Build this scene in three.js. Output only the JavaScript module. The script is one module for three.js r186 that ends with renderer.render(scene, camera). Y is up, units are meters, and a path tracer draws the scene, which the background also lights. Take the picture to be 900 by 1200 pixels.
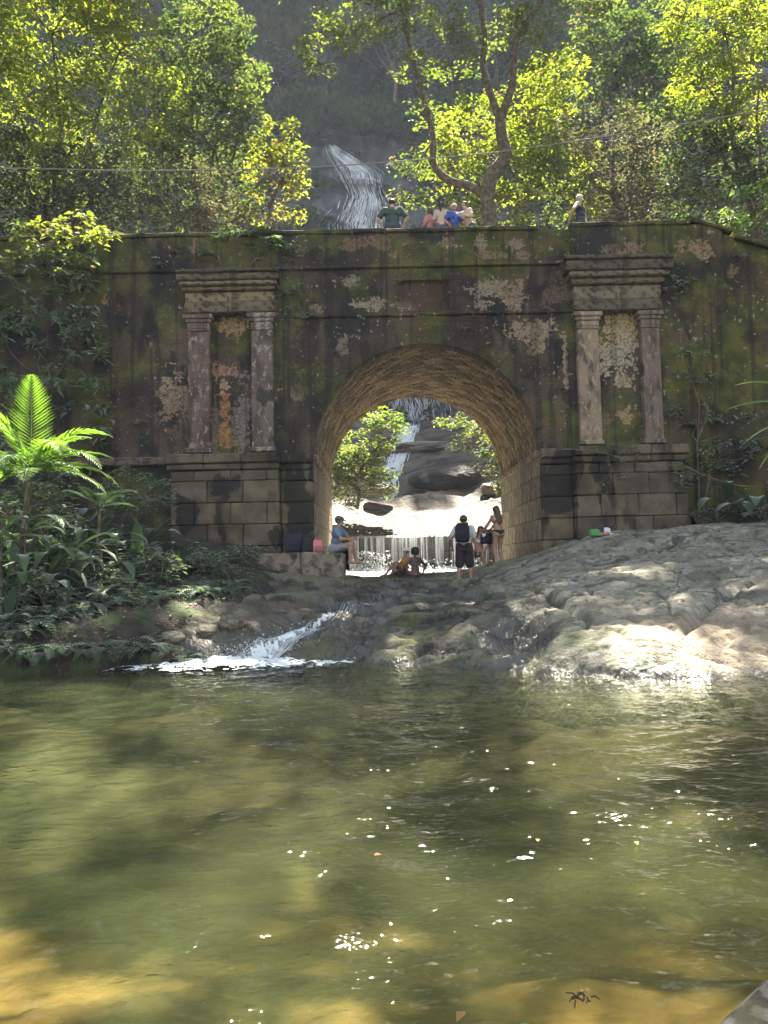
import * as THREE from 'three';
import { mergeGeometries } from 'three/addons/utils/BufferGeometryUtils.js';

// ---------------------------------------------------------------- camera, sky, sun, exposure
const scene = new THREE.Scene();
const camera = new THREE.PerspectiveCamera(67.32, 0.75, 0.05, 600);
camera.position.set(0, 1.65, 0);
camera.rotation.order = 'YXZ';
camera.rotation.set(THREE.MathUtils.degToRad(3.56), 0, THREE.MathUtils.degToRad(-1.2));
camera.updateMatrixWorld(true);
const SKY = 0.19, SUN = new THREE.Vector3(0.115, 0.883, -0.456).normalize();
{ // clear, slightly hazy daylight: paler towards the horizon and round the sun
  const w = 512, h = 256, d = new Float32Array(w * h * 4);
  for (let j = 0; j < h; j++) for (let i = 0; i < w; i++) {
    const el = ((j + 0.5) / h - 0.5) * Math.PI, az = ((i + 0.5) / w - 0.5) * 2 * Math.PI, x = Math.cos(el) * Math.cos(az), y = Math.sin(el), z = Math.cos(el) * Math.sin(az);
    const t = Math.pow(1 - Math.max(0, y), 2.5), g = Math.max(0, x * SUN.x + y * SUN.y + z * SUN.z), au = 0.5 * Math.pow(g, 8) + 1.2 * Math.pow(g, 60), k = (j * w + i) * 4;
    d[k] = SKY * (0.60 + 0.36 * t + au); d[k + 1] = SKY * (0.74 + 0.25 * t + au * 0.97); d[k + 2] = SKY * (0.95 + 0.08 * t + au * 0.9); d[k + 3] = 1;
  }
  const t = new THREE.DataTexture(d, w, h, THREE.RGBAFormat, THREE.FloatType); t.mapping = THREE.EquirectangularReflectionMapping; t.magFilter = t.minFilter = THREE.LinearFilter; t.needsUpdate = true;
  scene.background = t; scene.environment = t;
}
const sun = new THREE.DirectionalLight(new THREE.Color(1, 0.93, 0.78), 5);
sun.name = 'sun'; sun.position.copy(SUN).multiplyScalar(120); sun.castShadow = true;
sun.shadow.mapSize.set(4096, 4096);
Object.assign(sun.shadow.camera, { left: -60, right: 60, top: 60, bottom: -60, near: 1, far: 300 });
scene.add(sun, sun.target);
const renderer = new THREE.WebGLRenderer({ antialias: true });
renderer.toneMapping = THREE.LinearToneMapping;
renderer.toneMappingExposure = 9;
renderer.shadowMap.enabled = true;
scene.fog = new THREE.FogExp2(new THREE.Color(0.72, 0.8, 1), 0.0008);

// ---------------------------------------------------------------- helpers
const V = (x, y, z) => new THREE.Vector3(x, y, z);
const rngOf = (s) => () => { s |= 0; s = s + 0x6D2B79F5 | 0; let t = Math.imul(s ^ s >>> 15, 1 | s); t = t + Math.imul(t ^ t >>> 7, 61 | t) ^ t; return ((t ^ t >>> 14) >>> 0) / 4294967296; };
const R0 = rngOf(7);
const clamp = (x, a = 0, b = 1) => x < a ? a : x > b ? b : x;
const lerp = (a, b, t) => a + (b - a) * t;
const ss = (a, b, x) => { const t = clamp((x - a) / (b - a)); return t * t * (3 - 2 * t); };
const mix3 = (a, b, t) => [a[0] + (b[0] - a[0]) * t, a[1] + (b[1] - a[1]) * t, a[2] + (b[2] - a[2]) * t];
const PERM = new Uint8Array(512); { const r = rngOf(99), p = [...Array(256).keys()]; for (let i = 255; i > 0; i--) { const j = Math.floor(r() * (i + 1)); [p[i], p[j]] = [p[j], p[i]]; } for (let i = 0; i < 512; i++) PERM[i] = p[i & 255]; }
const GX = new Float32Array(256), GY = new Float32Array(256); for (let i = 0; i < 256; i++) { GX[i] = Math.cos(i * 0.0245437 * 41); GY[i] = Math.sin(i * 0.0245437 * 41); }
function noise2(x, y) {       // gradient noise, about -1..1
  const xi = Math.floor(x), yi = Math.floor(y), fx = x - xi, fy = y - yi, X = xi & 255, Y = yi & 255;
  const u = fx * fx * fx * (fx * (fx * 6 - 15) + 10), v = fy * fy * fy * (fy * (fy * 6 - 15) + 10);
  const a = PERM[PERM[X] + Y], b = PERM[PERM[X + 1] + Y], c = PERM[PERM[X] + Y + 1], d = PERM[PERM[X + 1] + Y + 1];
  const n0 = GX[a] * fx + GY[a] * fy, n1 = GX[b] * (fx - 1) + GY[b] * fy, n2 = GX[c] * fx + GY[c] * (fy - 1), n3 = GX[d] * (fx - 1) + GY[d] * (fy - 1);
  return 1.45 * lerp(lerp(n0, n1, u), lerp(n2, n3, u), v);
}
function fbm(x, y, o = 4) { let s = 0, a = 0.5, f = 1; for (let i = 0; i < o; i++) { s += a * noise2(x * f + i * 17.3, y * f - i * 9.1); a *= 0.5; f *= 2.03; } return s; }
const ridge = (x, y, o = 4) => { let s = 0, a = 0.5, f = 1; for (let i = 0; i < o; i++) { s += a * (1 - Math.abs(noise2(x * f + i * 7.7, y * f + i * 3.1)) * 2); a *= 0.5; f *= 2.1; } return s; };
const toS = (c) => { c = clamp(c); return Math.round(255 * (c <= 0.0031308 ? c * 12.92 : 1.055 * Math.pow(c, 1 / 2.4) - 0.055)); };
function tex(w, h, fn, color = true, repeat = true) {    // fn(u, v) -> linear rgb or a single value
  const d = new Uint8Array(w * h * 4);
  for (let j = 0; j < h; j++) for (let i = 0; i < w; i++) {
    const c = fn((i + 0.5) / w, (j + 0.5) / h), k = (j * w + i) * 4;
    if (color) { d[k] = toS(c[0]); d[k + 1] = toS(c[1]); d[k + 2] = toS(c[2]); }
    else d[k] = d[k + 1] = d[k + 2] = Math.round(255 * clamp(c));
    d[k + 3] = 255;
  }
  const t = new THREE.DataTexture(d, w, h);
  t.magFilter = THREE.LinearFilter; t.minFilter = THREE.LinearFilter;
  t.wrapS = t.wrapT = repeat ? THREE.RepeatWrapping : THREE.ClampToEdgeWrapping;
  if (color) t.colorSpace = THREE.SRGBColorSpace;
  t.needsUpdate = true;
  return t;
}
// a tileable fbm on the unit square
const tfbm = (u, v, f, o = 4) => { const a = fbm(u * f, v * f, o), b = fbm((u - 1) * f, v * f, o), c = fbm(u * f, (v - 1) * f, o), d = fbm((u - 1) * f, (v - 1) * f, o), su = ss(0, 1, u), sv = ss(0, 1, v); return lerp(lerp(a, b, su), lerp(c, d, su), sv) * 1.25; };
const lin = (r, g, b) => new THREE.Color().setRGB(r, g, b);
const std = (c, o = {}) => new THREE.MeshStandardMaterial({ color: lin(...c), roughness: 0.9, ...o });
const phys = (c, o = {}) => new THREE.MeshPhysicalMaterial({ color: lin(...c), roughness: 0.9, ...o });
const taken = {};
const numbered = (n) => { const k = taken[n] = (taken[n] ?? -1) + 1; return k ? n + '_' + String(k).padStart(3, '0') : n; };
function obj(name, geo, mat, parent) {
  const m = new THREE.Mesh(geo, mat); m.castShadow = m.receiveShadow = true;
  if (parent) { m.name = name; parent.add(m); } else { m.name = numbered(name); scene.add(m); }
  return m;
}
function tag(o, label, category, group) { o.userData.label = label; o.userData.category = category; if (group) o.userData.group = group; return o; }
function thing(name, label, category, pos = [0, 0, 0], turn = 0, group) {
  const o = new THREE.Group(); o.name = numbered(name); o.position.set(...pos); o.rotation.y = turn; scene.add(o);
  return tag(o, label, category, group);
}
const struct = (name, geo, mat) => { const o = obj(name, geo, mat); o.userData.kind = 'structure'; return o; };
// pixel (of the 900 x 1200 photograph) -> point on the plane z, or on the level y
const F = 901, rayDir = (px, py) => V((px - 450) / F, (600 - py) / F, -1).applyQuaternion(camera.quaternion);
const P = (px, py, z) => { const d = rayDir(px, py); return d.multiplyScalar(z / d.z).add(camera.position); };
const G = (px, py, y) => { const d = rayDir(px, py); return d.multiplyScalar((y - camera.position.y) / d.y).add(camera.position); };
class GB {                    // a growing indexed geometry
  constructor() { this.p = []; this.n = []; this.u = []; this.c = []; this.i = []; }
  get count() { return this.p.length / 3; }
  v(x, y, z, u = 0, w = 0, c) { this.p.push(x, y, z); this.u.push(u, w); if (c) this.c.push(c[0], c[1], c[2]); return this.p.length / 3 - 1; }
  tri(a, b, c) { this.i.push(a, b, c); }
  quad(a, b, c, d) { this.i.push(a, b, c, a, c, d); }
  tube(pts, rad, seg = 7, col, cap = true) {     // pts: Vector3[], rad: numbers; uv in metres
    const start = this.count; let L = 0; const ref = V(0.31, 0.2, 0.93).normalize();
    for (let k = 0; k < pts.length; k++) {
      const t = pts[Math.min(k + 1, pts.length - 1)].clone().sub(pts[Math.max(k - 1, 0)]).normalize();
      const a = ref.clone().cross(t).normalize(), b = t.clone().cross(a);
      if (k) L += pts[k].distanceTo(pts[k - 1]);
      for (let s = 0; s <= seg; s++) { const th = s / seg * Math.PI * 2, x = Math.cos(th) * rad[k], y = Math.sin(th) * rad[k]; this.v(pts[k].x + a.x * x + b.x * y, pts[k].y + a.y * x + b.y * y, pts[k].z + a.z * x + b.z * y, s / seg * rad[0] * 6.3, L, col); }
    }
    for (let k = 0; k < pts.length - 1; k++) for (let s = 0; s < seg; s++) { const i = start + k * (seg + 1) + s; this.quad(i, i + 1, i + seg + 2, i + seg + 1); }
    if (cap) for (const k of [0, pts.length - 1]) { const c = this.v(pts[k].x, pts[k].y, pts[k].z, 0, 0, col); for (let s = 0; s < seg; s++) { const i = start + k * (seg + 1) + s; k ? this.tri(i, i + 1, c) : this.tri(i + 1, i, c); } }
  }
  build() {
    const g = new THREE.BufferGeometry();
    g.setAttribute('position', new THREE.Float32BufferAttribute(this.p, 3));
    g.setAttribute('uv', new THREE.Float32BufferAttribute(this.u, 2));
    if (this.c.length) g.setAttribute('color', new THREE.Float32BufferAttribute(this.c, 3));
    g.setIndex(this.i);
    g.computeVertexNormals();
    return g;
  }
}
function chamferBox(w, h, d, c = 0.02, jag = 0, rnd = R0) {  // 44 triangles, flat faces, uv in metres
  const H = [w / 2, h / 2, d / 2], pos = [], uv = [];
  const corner = {};
  const pt = (sx, sy, sz, a) => {            // corner vertex on the face of axis a
    const s = [sx, sy, sz], k = s.join();
    const j = corner[k] ??= [rnd() - 0.5, rnd() - 0.5, rnd() - 0.5].map((x) => x * jag);
    return s.map((q, m) => q * (m === a ? H[m] : H[m] - c) + j[m]);
  };
  const push = (a, b, e, out) => {
    const ab = b.map((x, i) => x - a[i]), ae = e.map((x, i) => x - a[i]);
    const n = [ab[1] * ae[2] - ab[2] * ae[1], ab[2] * ae[0] - ab[0] * ae[2], ab[0] * ae[1] - ab[1] * ae[0]];
    if (n[0] * out[0] + n[1] * out[1] + n[2] * out[2] < 0) [b, e] = [e, b];
    const m = n.map(Math.abs), ax = m[0] >= m[1] && m[0] >= m[2] ? 0 : m[1] >= m[2] ? 1 : 2;
    for (const q of [a, b, e]) { pos.push(...q); uv.push(...(ax === 0 ? [q[2], q[1]] : ax === 1 ? [q[0], q[2]] : [q[0], q[1]])); }
  };
  for (let a = 0; a < 3; a++) for (const s of [-1, 1]) {
    const [b, e] = [(a + 1) % 3, (a + 2) % 3], q = [[-1, -1], [1, -1], [1, 1], [-1, 1]].map(([y, z]) => { const t = [0, 0, 0]; t[a] = s; t[b] = y; t[e] = z; return pt(...t, a); }), o = [0, 0, 0]; o[a] = s;
    push(q[0], q[1], q[2], o); push(q[0], q[2], q[3], o);
  }
  for (let a = 0; a < 3; a++) { const [b, e] = [(a + 1) % 3, (a + 2) % 3]; for (const sb of [-1, 1]) for (const se of [-1, 1]) {
    const m = (sa, f) => { const t = [0, 0, 0]; t[a] = sa; t[b] = sb; t[e] = se; return pt(...t, f); }, o = [0, 0, 0]; o[b] = sb; o[e] = se;
    const A = m(-1, b), B = m(1, b), C = m(1, e), D = m(-1, e); push(A, B, C, o); push(A, C, D, o);
  } }
  for (const x of [-1, 1]) for (const y of [-1, 1]) for (const z of [-1, 1]) push(pt(x, y, z, 0), pt(x, y, z, 1), pt(x, y, z, 2), [x, y, z]);
  const g = new THREE.BufferGeometry();
  g.setAttribute('position', new THREE.Float32BufferAttribute(pos, 3));
  g.setAttribute('uv', new THREE.Float32BufferAttribute(uv, 2));
  g.computeVertexNormals();
  return g;
}
// a height field over x0..x1, z0..z1; keep(x, z) drops cells
function field(x0, x1, nx, z0, z1, nz, fn, uvf, keep, colf) {
  const g = new GB(), w = nx + 1;
  for (let j = 0; j <= nz; j++) for (let i = 0; i <= nx; i++) {
    const x = lerp(x0, x1, i / nx), z = lerp(z0, z1, j / nz), y = fn(x, z), t = uvf ? uvf(x, z, y) : [x, z];
    g.v(x, y, z, t[0], t[1], colf ? colf(x, z, y) : undefined);
  }
  for (let j = 0; j < nz; j++) for (let i = 0; i < nx; i++) { const a = j * w + i; if (!keep || keep(lerp(x0, x1, (i + 0.5) / nx), lerp(z0, z1, (j + 0.5) / nz))) g.quad(a, a + w, a + w + 1, a + 1); }
  return g.build();
}
function rbf(pts) {           // smooth interpolation of [x, z, h]
  const n = pts.length, A = [], phi = (r) => r;
  for (let i = 0; i < n; i++) A.push([...pts.map((q) => phi(Math.hypot(q[0] - pts[i][0], q[1] - pts[i][1]))), 1, pts[i][2]]);
  A.push([...pts.map(() => 1), 0, 0]);
  const m = n + 1;
  for (let c = 0; c < m; c++) {
    let b = c; for (let r = c + 1; r < m; r++) if (Math.abs(A[r][c]) > Math.abs(A[b][c])) b = r;
    [A[c], A[b]] = [A[b], A[c]];
    for (let r = c + 1; r < m; r++) { const f = A[r][c] / A[c][c]; if (f) for (let k = c; k <= m; k++) A[r][k] -= f * A[c][k]; }
  }
  const s = new Array(m).fill(0);
  for (let r = m - 1; r >= 0; r--) { let v = A[r][m]; for (let k = r + 1; k < m; k++) v -= A[r][k] * s[k]; s[r] = v / A[r][r]; }
  return (x, z) => { let h = s[n]; for (let i = 0; i < n; i++) h += s[i] * Math.hypot(x - pts[i][0], z - pts[i][1]); return h; };
}
const segDist = (x, z, path) => { let best = 1e9, at = 0; for (let i = 0; i < path.length - 1; i++) { const [ax, az] = path[i], [bx, bz] = path[i + 1], dx = bx - ax, dz = bz - az, t = clamp(((x - ax) * dx + (z - az) * dz) / (dx * dx + dz * dz)), d = Math.hypot(x - ax - dx * t, z - az - dz * t); if (d < best) { best = d; at = i + t; } } return [best, at]; };
// ---------------------------------------------------------------- shared fine textures
const grain = tex(512, 512, (u, v) => 0.5 + 0.5 * tfbm(u, v, 24, 5), false);
const grainAt = (r) => { const t = grain.clone(); t.repeat.set(r, r); t.needsUpdate = true; return t; };

// ---------------------------------------------------------------- river rock in front of and under the bridge
const STREAM = [[0.6, -22], [0.3, -18.5], [-0.3, -16.2], [-1.0, -14.6], [-1.9, -13.4], [-2.7, -12.5]];
const STREAM2 = [[-0.3, -16.2], [-0.35, -14.4], [-0.55, -13.3], [-0.6, -12.5]];
const STREAM3 = [[1.2, -18.2], [1.6, -15.4], [2.0, -13.6], [1.75, -11.7]];
const SHORE = [[-16, -12.0], [-9, -12.0], [-6, -12.1], [-5.1, -12.4], [-4.2, -12.5], [-2.6, -12.75], [-1, -12.65], [0.35, -12.1], [1.5, -11.55], [2.2, -10.95], [2.8, -10.5], [3.6, -10.25], [4.2, -10.15], [5.1, -10.5], [7, -10.4], [9, -10.4], [14, -10.2]];
const ctl = [];
for (const [x, z] of SHORE) { ctl.push([x, z, 0.02], [x, z + 0.7, -0.75], [x, z + 2, -1.3]); }
ctl.push([5.5, -20, 2.3], [7.8, -20, 2.5], [10.5, -20, 2.55], [14, -20, 2.7], [4.4, -20, 1.9], [3.5, -19.6, 1.62], [3.0, -20.3, 1.47], [2.45, -20, 1.4], [1.96, -19, 1.04], [0.7, -21.5, 1.12], [-0.3, -20, 1.08], [1, -24, 1.1], [1, -28, 1.05], [4, -24, 1.4], [4, -28, 1.3], [-1.6, -24, 1.25], [-1.6, -28, 1.3], [-4, -24, 1.3], [8, -26, 2],
  [-1.2, -18.2, 1.3], [-2.8, -17.8, 1.38], [-4.5, -18, 1.5], [-9, -19, 1.5],
  [4.0, -12, 0.62], [4.2, -13.5, 1.0], [4.7, -16, 1.5], [5.2, -18.5, 2.05], [2.9, -12.2, 0.62], [3.2, -14.5, 1.05], [3.1, -17, 1.3], [6.5, -12, 0.75], [6.6, -14, 1.25], [7.2, -17, 1.95], [9, -12, 0.9], [9.5, -15, 1.6], [13, -14, 1.6],
  [0.4, -13, 0.42], [0.6, -14.2, 0.72], [0.5, -15.5, 0.88], [0.5, -17.5, 0.97], [1.5, -13, 0.5], [1.6, -15, 0.85], [1.7, -17, 0.98], [1.6, -12.2, 0.35],
  [-2.0, -16, 1.05], [-2.3, -14.5, 0.75], [-2.7, -13.5, 0.4], [-1.0, -15.3, 0.82], [-0.6, -13.2, 0.42], [-3.6, -13.5, 0.38], [-3.9, -12.9, 0.15], [-3.3, -16, 1.1], [-6, -15, 0.7]);
const rockBase = rbf(ctl);
const hollowC = P(602, 738, -12.4), hollowD = P(806, 693, -14.2), hollowE = P(566, 738, -12.6);
const CRACKS = [[P(738, 652, -16.5), P(770, 645, -17), P(832, 640, -17.4)], [P(800, 768, -11.4), P(838, 735, -12.6), P(880, 705, -13.6), P(900, 692, -14)], [P(545, 690, -17), P(620, 700, -15), P(700, 760, -12)], [P(640, 640, -18), P(700, 632, -18.6), P(770, 622, -19)]].map((c) => c.map((p) => [p.x, p.z]));
function wetAt(x, z) {
  const w = fbm(x * 1.7, z * 1.7, 3) * 0.5;
  let d = 1 - ss(0.25, 1.0, segDist(x, z, STREAM)[0] + w * 0.8);
  d = Math.max(d, 1 - ss(0.15, 0.7, segDist(x, z, STREAM2)[0] + w * 0.6), 0.8 * (1 - ss(0.1, 0.5, segDist(x, z, STREAM3)[0] + w * 0.7)));
  d = Math.max(d, 1 - ss(0.45, 0.85, Math.hypot(x - hollowC.x, (z - hollowC.z) * 0.55) + w * 0.3));
  d = Math.max(d, 1 - ss(0.02, 0.22, segDist(x, z, SHORE)[0] + w * 0.12), z < -21 ? 0.8 : 0);
  if (x < -1.6 && x > -4.2 && z > -15 && z < -12.3) d = Math.max(d, 0.85 - ss(0, 1.2, Math.abs(z + 13.2) + w * 0.8));
  return clamp(d);
}
function cells(x, z, fx, fz, seed) {      // fractured blocks: nearest block's own level and tilt, and the distance to its edge
  const X = x * fx, Z = z * fz, ix = Math.floor(X), iz = Math.floor(Z); let d1 = 9, d2 = 9, bx = 0, bz = 0, bh = 0;
  for (let i = -1; i <= 1; i++) for (let j = -1; j <= 1; j++) { const a = PERM[(PERM[(ix + i + seed) & 255] + iz + j) & 255], b = PERM[a + 1 & 255], sx = ix + i + a / 255, sz = iz + j + b / 255, d = (X - sx) ** 2 + (Z - sz) ** 2; if (d < d1) { d2 = d1; d1 = d; bx = X - sx; bz = Z - sz; bh = a; } else if (d < d2) d2 = d; }
  const t = PERM[bh + 7 & 255] / 255 - 0.5, u = PERM[bh + 19 & 255] / 255 - 0.5; return [(bh / 255 - 0.5) + 1.1 * t * bx + 1.1 * u * bz, Math.sqrt(d2) - Math.sqrt(d1)];
}
const broken = (x, z) => ss(2.9, 1.9, x) * ss(-20, -18.5, z);
function rockH(x, z) {
  let h = rockBase(x, z);
  const wx = x + fbm(x * 0.5, z * 0.5, 2) * 0.8, wz = z + fbm(x * 0.5 + 9, z * 0.5, 2) * 0.8;
  const big = ridge(wx * 0.33 + wz * 0.1, wz * 0.75, 3) - 0.45;
  const bk = broken(x, z); h += big * (0.09 + 0.06 * bk) + fbm(wx * 0.7, wz * 0.9, 3) * 0.09;
  { const c1 = cells(wx + wz * 0.25, wz, 0.75, 1.5, 3), c2 = cells(wx, wz + wx * 0.3, 2.1, 3.3, 40); h += bk * (0.15 * c1[0] - 0.07 * ss(0.1, 0, c1[1]) + 0.05 * c2[0] - 0.03 * ss(0.08, 0, c2[1])); if (bk < 1) { const c3 = cells(wx * 0.8 + wz * 0.3, wz, 0.34, 0.5, 90); h += (1 - bk) * (0.1 * c3[0] - 0.05 * ss(0.05, 0, c3[1])); } }
  const led = wz * 1.15 + wx * 0.3; h += (Math.abs((led - Math.floor(led)) - 0.5) - 0.25) * 0.06 * (0.5 + 0.5 * noise2(wx * 0.4, wz * 0.6));
  const cn = Math.abs(noise2(wx * 0.55 + wz * 0.25 + 31, wz * 1.5)), cn2 = Math.abs(noise2(wx * 1.3 + 5, wz * 1.9 - wx * 0.6));
  h -= 0.085 * ss(0.07, 0, cn) + 0.045 * ss(0.07, 0, cn2) + 0.01 * noise2(wx * 2.1, wz * 3.3) + 0.004 * noise2(wx * 6, wz * 7);
  h -= 0.34 * Math.exp(-(((x - hollowC.x) / 0.5) ** 2 + ((z - hollowC.z) / 0.8) ** 2));
  h += 0.16 * Math.exp(-(((x - hollowE.x) / 0.3) ** 2 + ((z - hollowE.z) / 0.5) ** 2));
  h -= 0.26 * Math.exp(-(((x - hollowD.x) / 0.75) ** 2 + ((z - hollowD.z - 0.1) / 0.45) ** 2));
  for (const c of CRACKS) h -= 0.17 * Math.exp(-(((segDist(x, z, c)[0] + 0.05 * noise2(x * 3, z * 3)) / 0.08) ** 2));
  for (const [s, d, w] of [[STREAM, 0.14, 0.5], [STREAM2, 0.1, 0.3]]) if (z > -19) h -= d * Math.exp(-(((segDist(x, z, s)[0]) / w) ** 2));
  return h;
}
const RX0 = -9, RX1 = 14, RZ0 = -29.5, RZ1 = -9.2;
const T0 = Date.now(); const stage = (s) => {};
const ruv = (x, z) => [(x - RX0) / (RX1 - RX0), (z - RZ0) / (RZ1 - RZ0)];
function rockColor(u, v) {
  const x = lerp(RX0, RX1, u), z = lerp(RZ0, RZ1, v), wx = x + fbm(x, z, 2) * 0.4, wz = z + fbm(x + 5, z, 2) * 0.4;
  let c = mix3([0.235, 0.215, 0.165], [0.31, 0.285, 0.22], ss(-0.3, 0.4, fbm(wx * 0.9, wz * 1.4, 4)));
  c = mix3(c, [0.12, 0.108, 0.085], 0.85 * ss(0.0, 0.3, fbm(wx * 1.3 + 40, wz * 2.6, 5)));
  c = mix3(c, [0.40, 0.39, 0.33], 0.8 * ss(0.14, 0.2, fbm(x * 6, z * 6, 4)) * ss(-0.2, 0.2, noise2(x * 0.7, z * 0.7)));
  c = mix3(c, [0.05, 0.045, 0.035], 0.8 * ss(0.2, 0.34, fbm(x * 3.1 + 11, z * 4.6, 4)));
  c = mix3(c, [0.06, 0.052, 0.04], 0.75 * ss(0.07, 0.0, Math.abs(noise2(wx * 1.3 + 77, wz * 3.1)) + 0.05 * noise2(x * 9, z * 9)));
  const bk = broken(x, z), hx = x + fbm(x * 0.5, z * 0.5, 2) * 0.8, hz = z + fbm(x * 0.5 + 9, z * 0.5, 2) * 0.8, c1 = cells(hx + hz * 0.25, hz, 0.75, 1.5, 3);
  c = mix3(c, mix3([0.03, 0.027, 0.024], [0.15, 0.15, 0.095], ss(-0.15, 0.4, c1[0] + 1.2 * fbm(x * 2.2 + 3, z * 2.6, 4))), bk * 0.85);
  c = mix3(c, [0.025, 0.022, 0.018], bk * 0.85 * ss(0.12, 0.02, c1[1] + 0.06 * noise2(x * 6, z * 6)));
  if (bk < 1) { const c3 = cells(hx * 0.8 + hz * 0.3, hz, 0.34, 0.5, 90); c = mix3(c, [0.035, 0.03, 0.024], (1 - bk) * 0.8 * ss(0.035, 0.005, c3[1] + 0.02 * noise2(x * 5, z * 5))); c = mix3(c, [0.15, 0.155, 0.09], (1 - bk) * 0.5 * ss(0.0, 0.3, fbm(x * 0.7 + 90, z * 0.9, 4))); }
  if (x < -0.2) c = mix3(c, [0.15, 0.105, 0.08], 0.6 * ss(-0.1, 0.25, fbm(x * 1.5, z * 2.5, 4) + 0.1));
  const mossy = ss(0.05, 0.3, fbm(x * 1.4 + 70, z * 1.8, 4) + 0.25 - 0.35 * Math.min(1, segDist(x, z, SHORE)[0] * 0.6)) * (x < 3 ? 1 : 0.35);
  c = mix3(c, [0.10, 0.115, 0.035], 0.65 * mossy);
  const beige = ss(0.3, -0.2, Math.hypot((x - 5) / 1.6, (z + 11.2) / 1.1) - 0.9 + 0.5 * fbm(x * 1.2, z * 1.2, 3));
  c = mix3(c, [0.40, 0.29, 0.20], 0.5 * beige);
  const w = wetAt(x, z);
  const f = (0.82 + 0.36 * (fbm(x * 14, z * 14, 2) + 0.5)) * 0.74;
  c = mix3(c, mix3([0.055, 0.048, 0.043], [0.10, 0.085, 0.072], ss(-0.2, 0.3, fbm(x * 4, z * 2, 3))), 0.88 * w);
  return [c[0] * f, c[1] * f, c[2] * f];
}
const rockMat = new THREE.MeshStandardMaterial({ map: tex(1280, 1152, rockColor, true, false), roughness: 1, roughnessMap: tex(320, 288, (u, v) => 0.93 - 0.66 * wetAt(lerp(RX0, RX1, u), lerp(RZ0, RZ1, v)), false, false), bumpMap: grainAt(14), bumpScale: 0.045 });
stage('rockmat');
struct('river_rock', field(RX0, RX1, 400, -20.6, RZ1, 210, rockH, ruv), rockMat);
struct('river_rock', field(RX0, RX1, 150, RZ0, -20.55, 60, rockH, ruv), rockMat);

stage('rock');
// ---------------------------------------------------------------- earth bank to the left, soil under the wall to the right
const bankCtl = [];
for (const x of [-16, -9, -7.5, -6, -5, -4.2]) { const e = x < -6 ? 0 : 1; bankCtl.push([x, -12.05 - (x > -6 ? (x + 6) * 0.22 : 0), -0.1], [x, -12.3 - (x > -6 ? (x + 6) * 0.25 : 0), 0.5 + e * 0.04], [x, -11.5, -0.9], [x, -13.2 - (x > -6 ? (x + 6) * 0.3 : 0), 0.8], [x, -15, 1.15], [x, -17, 1.65], [x, -19.8, 2.25]); }
bankCtl.push([-3.4, -14.4, 0.75], [-3.3, -13.6, 0.3], [-2.9, -15.4, 0.95], [-2.7, -16.6, 1.3], [-2.5, -17.8, 1.35], [-2.6, -19.5, 1.7], [-2, -16, 0.8], [-2, -18, 1.0], [-1.8, -14, 0.1], [-1.6, -19.8, 1.1]);
const bankBase = rbf(bankCtl);
const bankH = (x, z) => bankBase(x, z) + fbm(x * 1.6, z * 1.6, 4) * 0.13 + 0.04 * fbm(x * 6, z * 6, 2) - (z < -20.2 ? 2 : 0);
const soil = tex(512, 512, (u, v) => { const a = tfbm(u, v, 8, 5), b = tfbm(u + 0.37, v, 30, 3); let c = mix3([0.016, 0.012, 0.009], [0.04, 0.029, 0.02], ss(-0.3, 0.4, a)); c = mix3(c, [0.11, 0.075, 0.045], ss(0.24, 0.42, b)); return mix3(c, [0.04, 0.058, 0.016], 0.85 * ss(-0.02, 0.2, tfbm(u, v + 0.5, 5, 4))); });
const soilT = soil.clone(); soilT.repeat.set(0.45, 0.45); soilT.needsUpdate = true;
const soilMat = new THREE.MeshStandardMaterial({ map: soilT, roughness: 0.95, bumpMap: grainAt(0.8), bumpScale: 0.06 });
struct('earth_bank', field(-16, -2.2, 190, -20.3, -11.2, 130, bankH, null, (x, z) => bankH(x, z) > rockH(Math.max(x, RX0), z) - 0.3), soilMat);
const soilRH = (x, z) => 2.5 + 0.1 * fbm(x * 2, z * 2, 3) + 0.1 * (x - 8) * 0.4 + ss(-18.6, -20, z) * 0.25 - ss(-19.2, -18.4, z) * 0.6;
struct('earth_slope', field(7.7, 15, 70, -20.3, -18.2, 30, soilRH), soilMat);

// ---------------------------------------------------------------- the pool: bed and water
const bedH = (x, z) => { const e = segDist(x, z, SHORE)[0]; return -0.5 - 0.95 * ss(0, 5, e) + 0.55 * ss(-6.5, -2.5, z) + 0.16 * fbm(x * 0.6, z * 0.6, 3) + 0.28 * ss(0.1, 0.5, fbm(x * 0.35 + 20, z * 0.5, 3)) - (z < -12.9 ? 1.5 : 0); };
const bedMat = new THREE.MeshStandardMaterial({ roughness: 1, map: tex(1024, 768, (u, v) => { const x = lerp(-16, 16, u), z = lerp(-15, 7, v); let c = mix3([0.24, 0.155, 0.05], [0.36, 0.23, 0.075], ss(-0.3, 0.3, fbm(x * 0.8, z * 0.8, 4))); c = mix3(c, [0.10, 0.085, 0.035], 0.8 * ss(0.02, 0.3, fbm(x * 0.55 + 30, z * 0.8, 4))); c = mix3(c, [0.055, 0.055, 0.026], 0.88 * ss(0.15, -0.25, (z + 6.4) * 0.32 + 0.7 * fbm(x * 0.5 + 70, z * 0.6, 4) + 0.12 * Math.max(0, x - 1))); const f = 0.85 + 0.3 * (fbm(x * 7, z * 7, 2) + 0.5); return c.map((q) => q * f); }) });
struct('pool_bed', field(-16, 16, 200, -15, 7, 140, bedH, (x, z) => [(x + 16) / 32, (z + 15) / 22]), bedMat);
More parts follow.
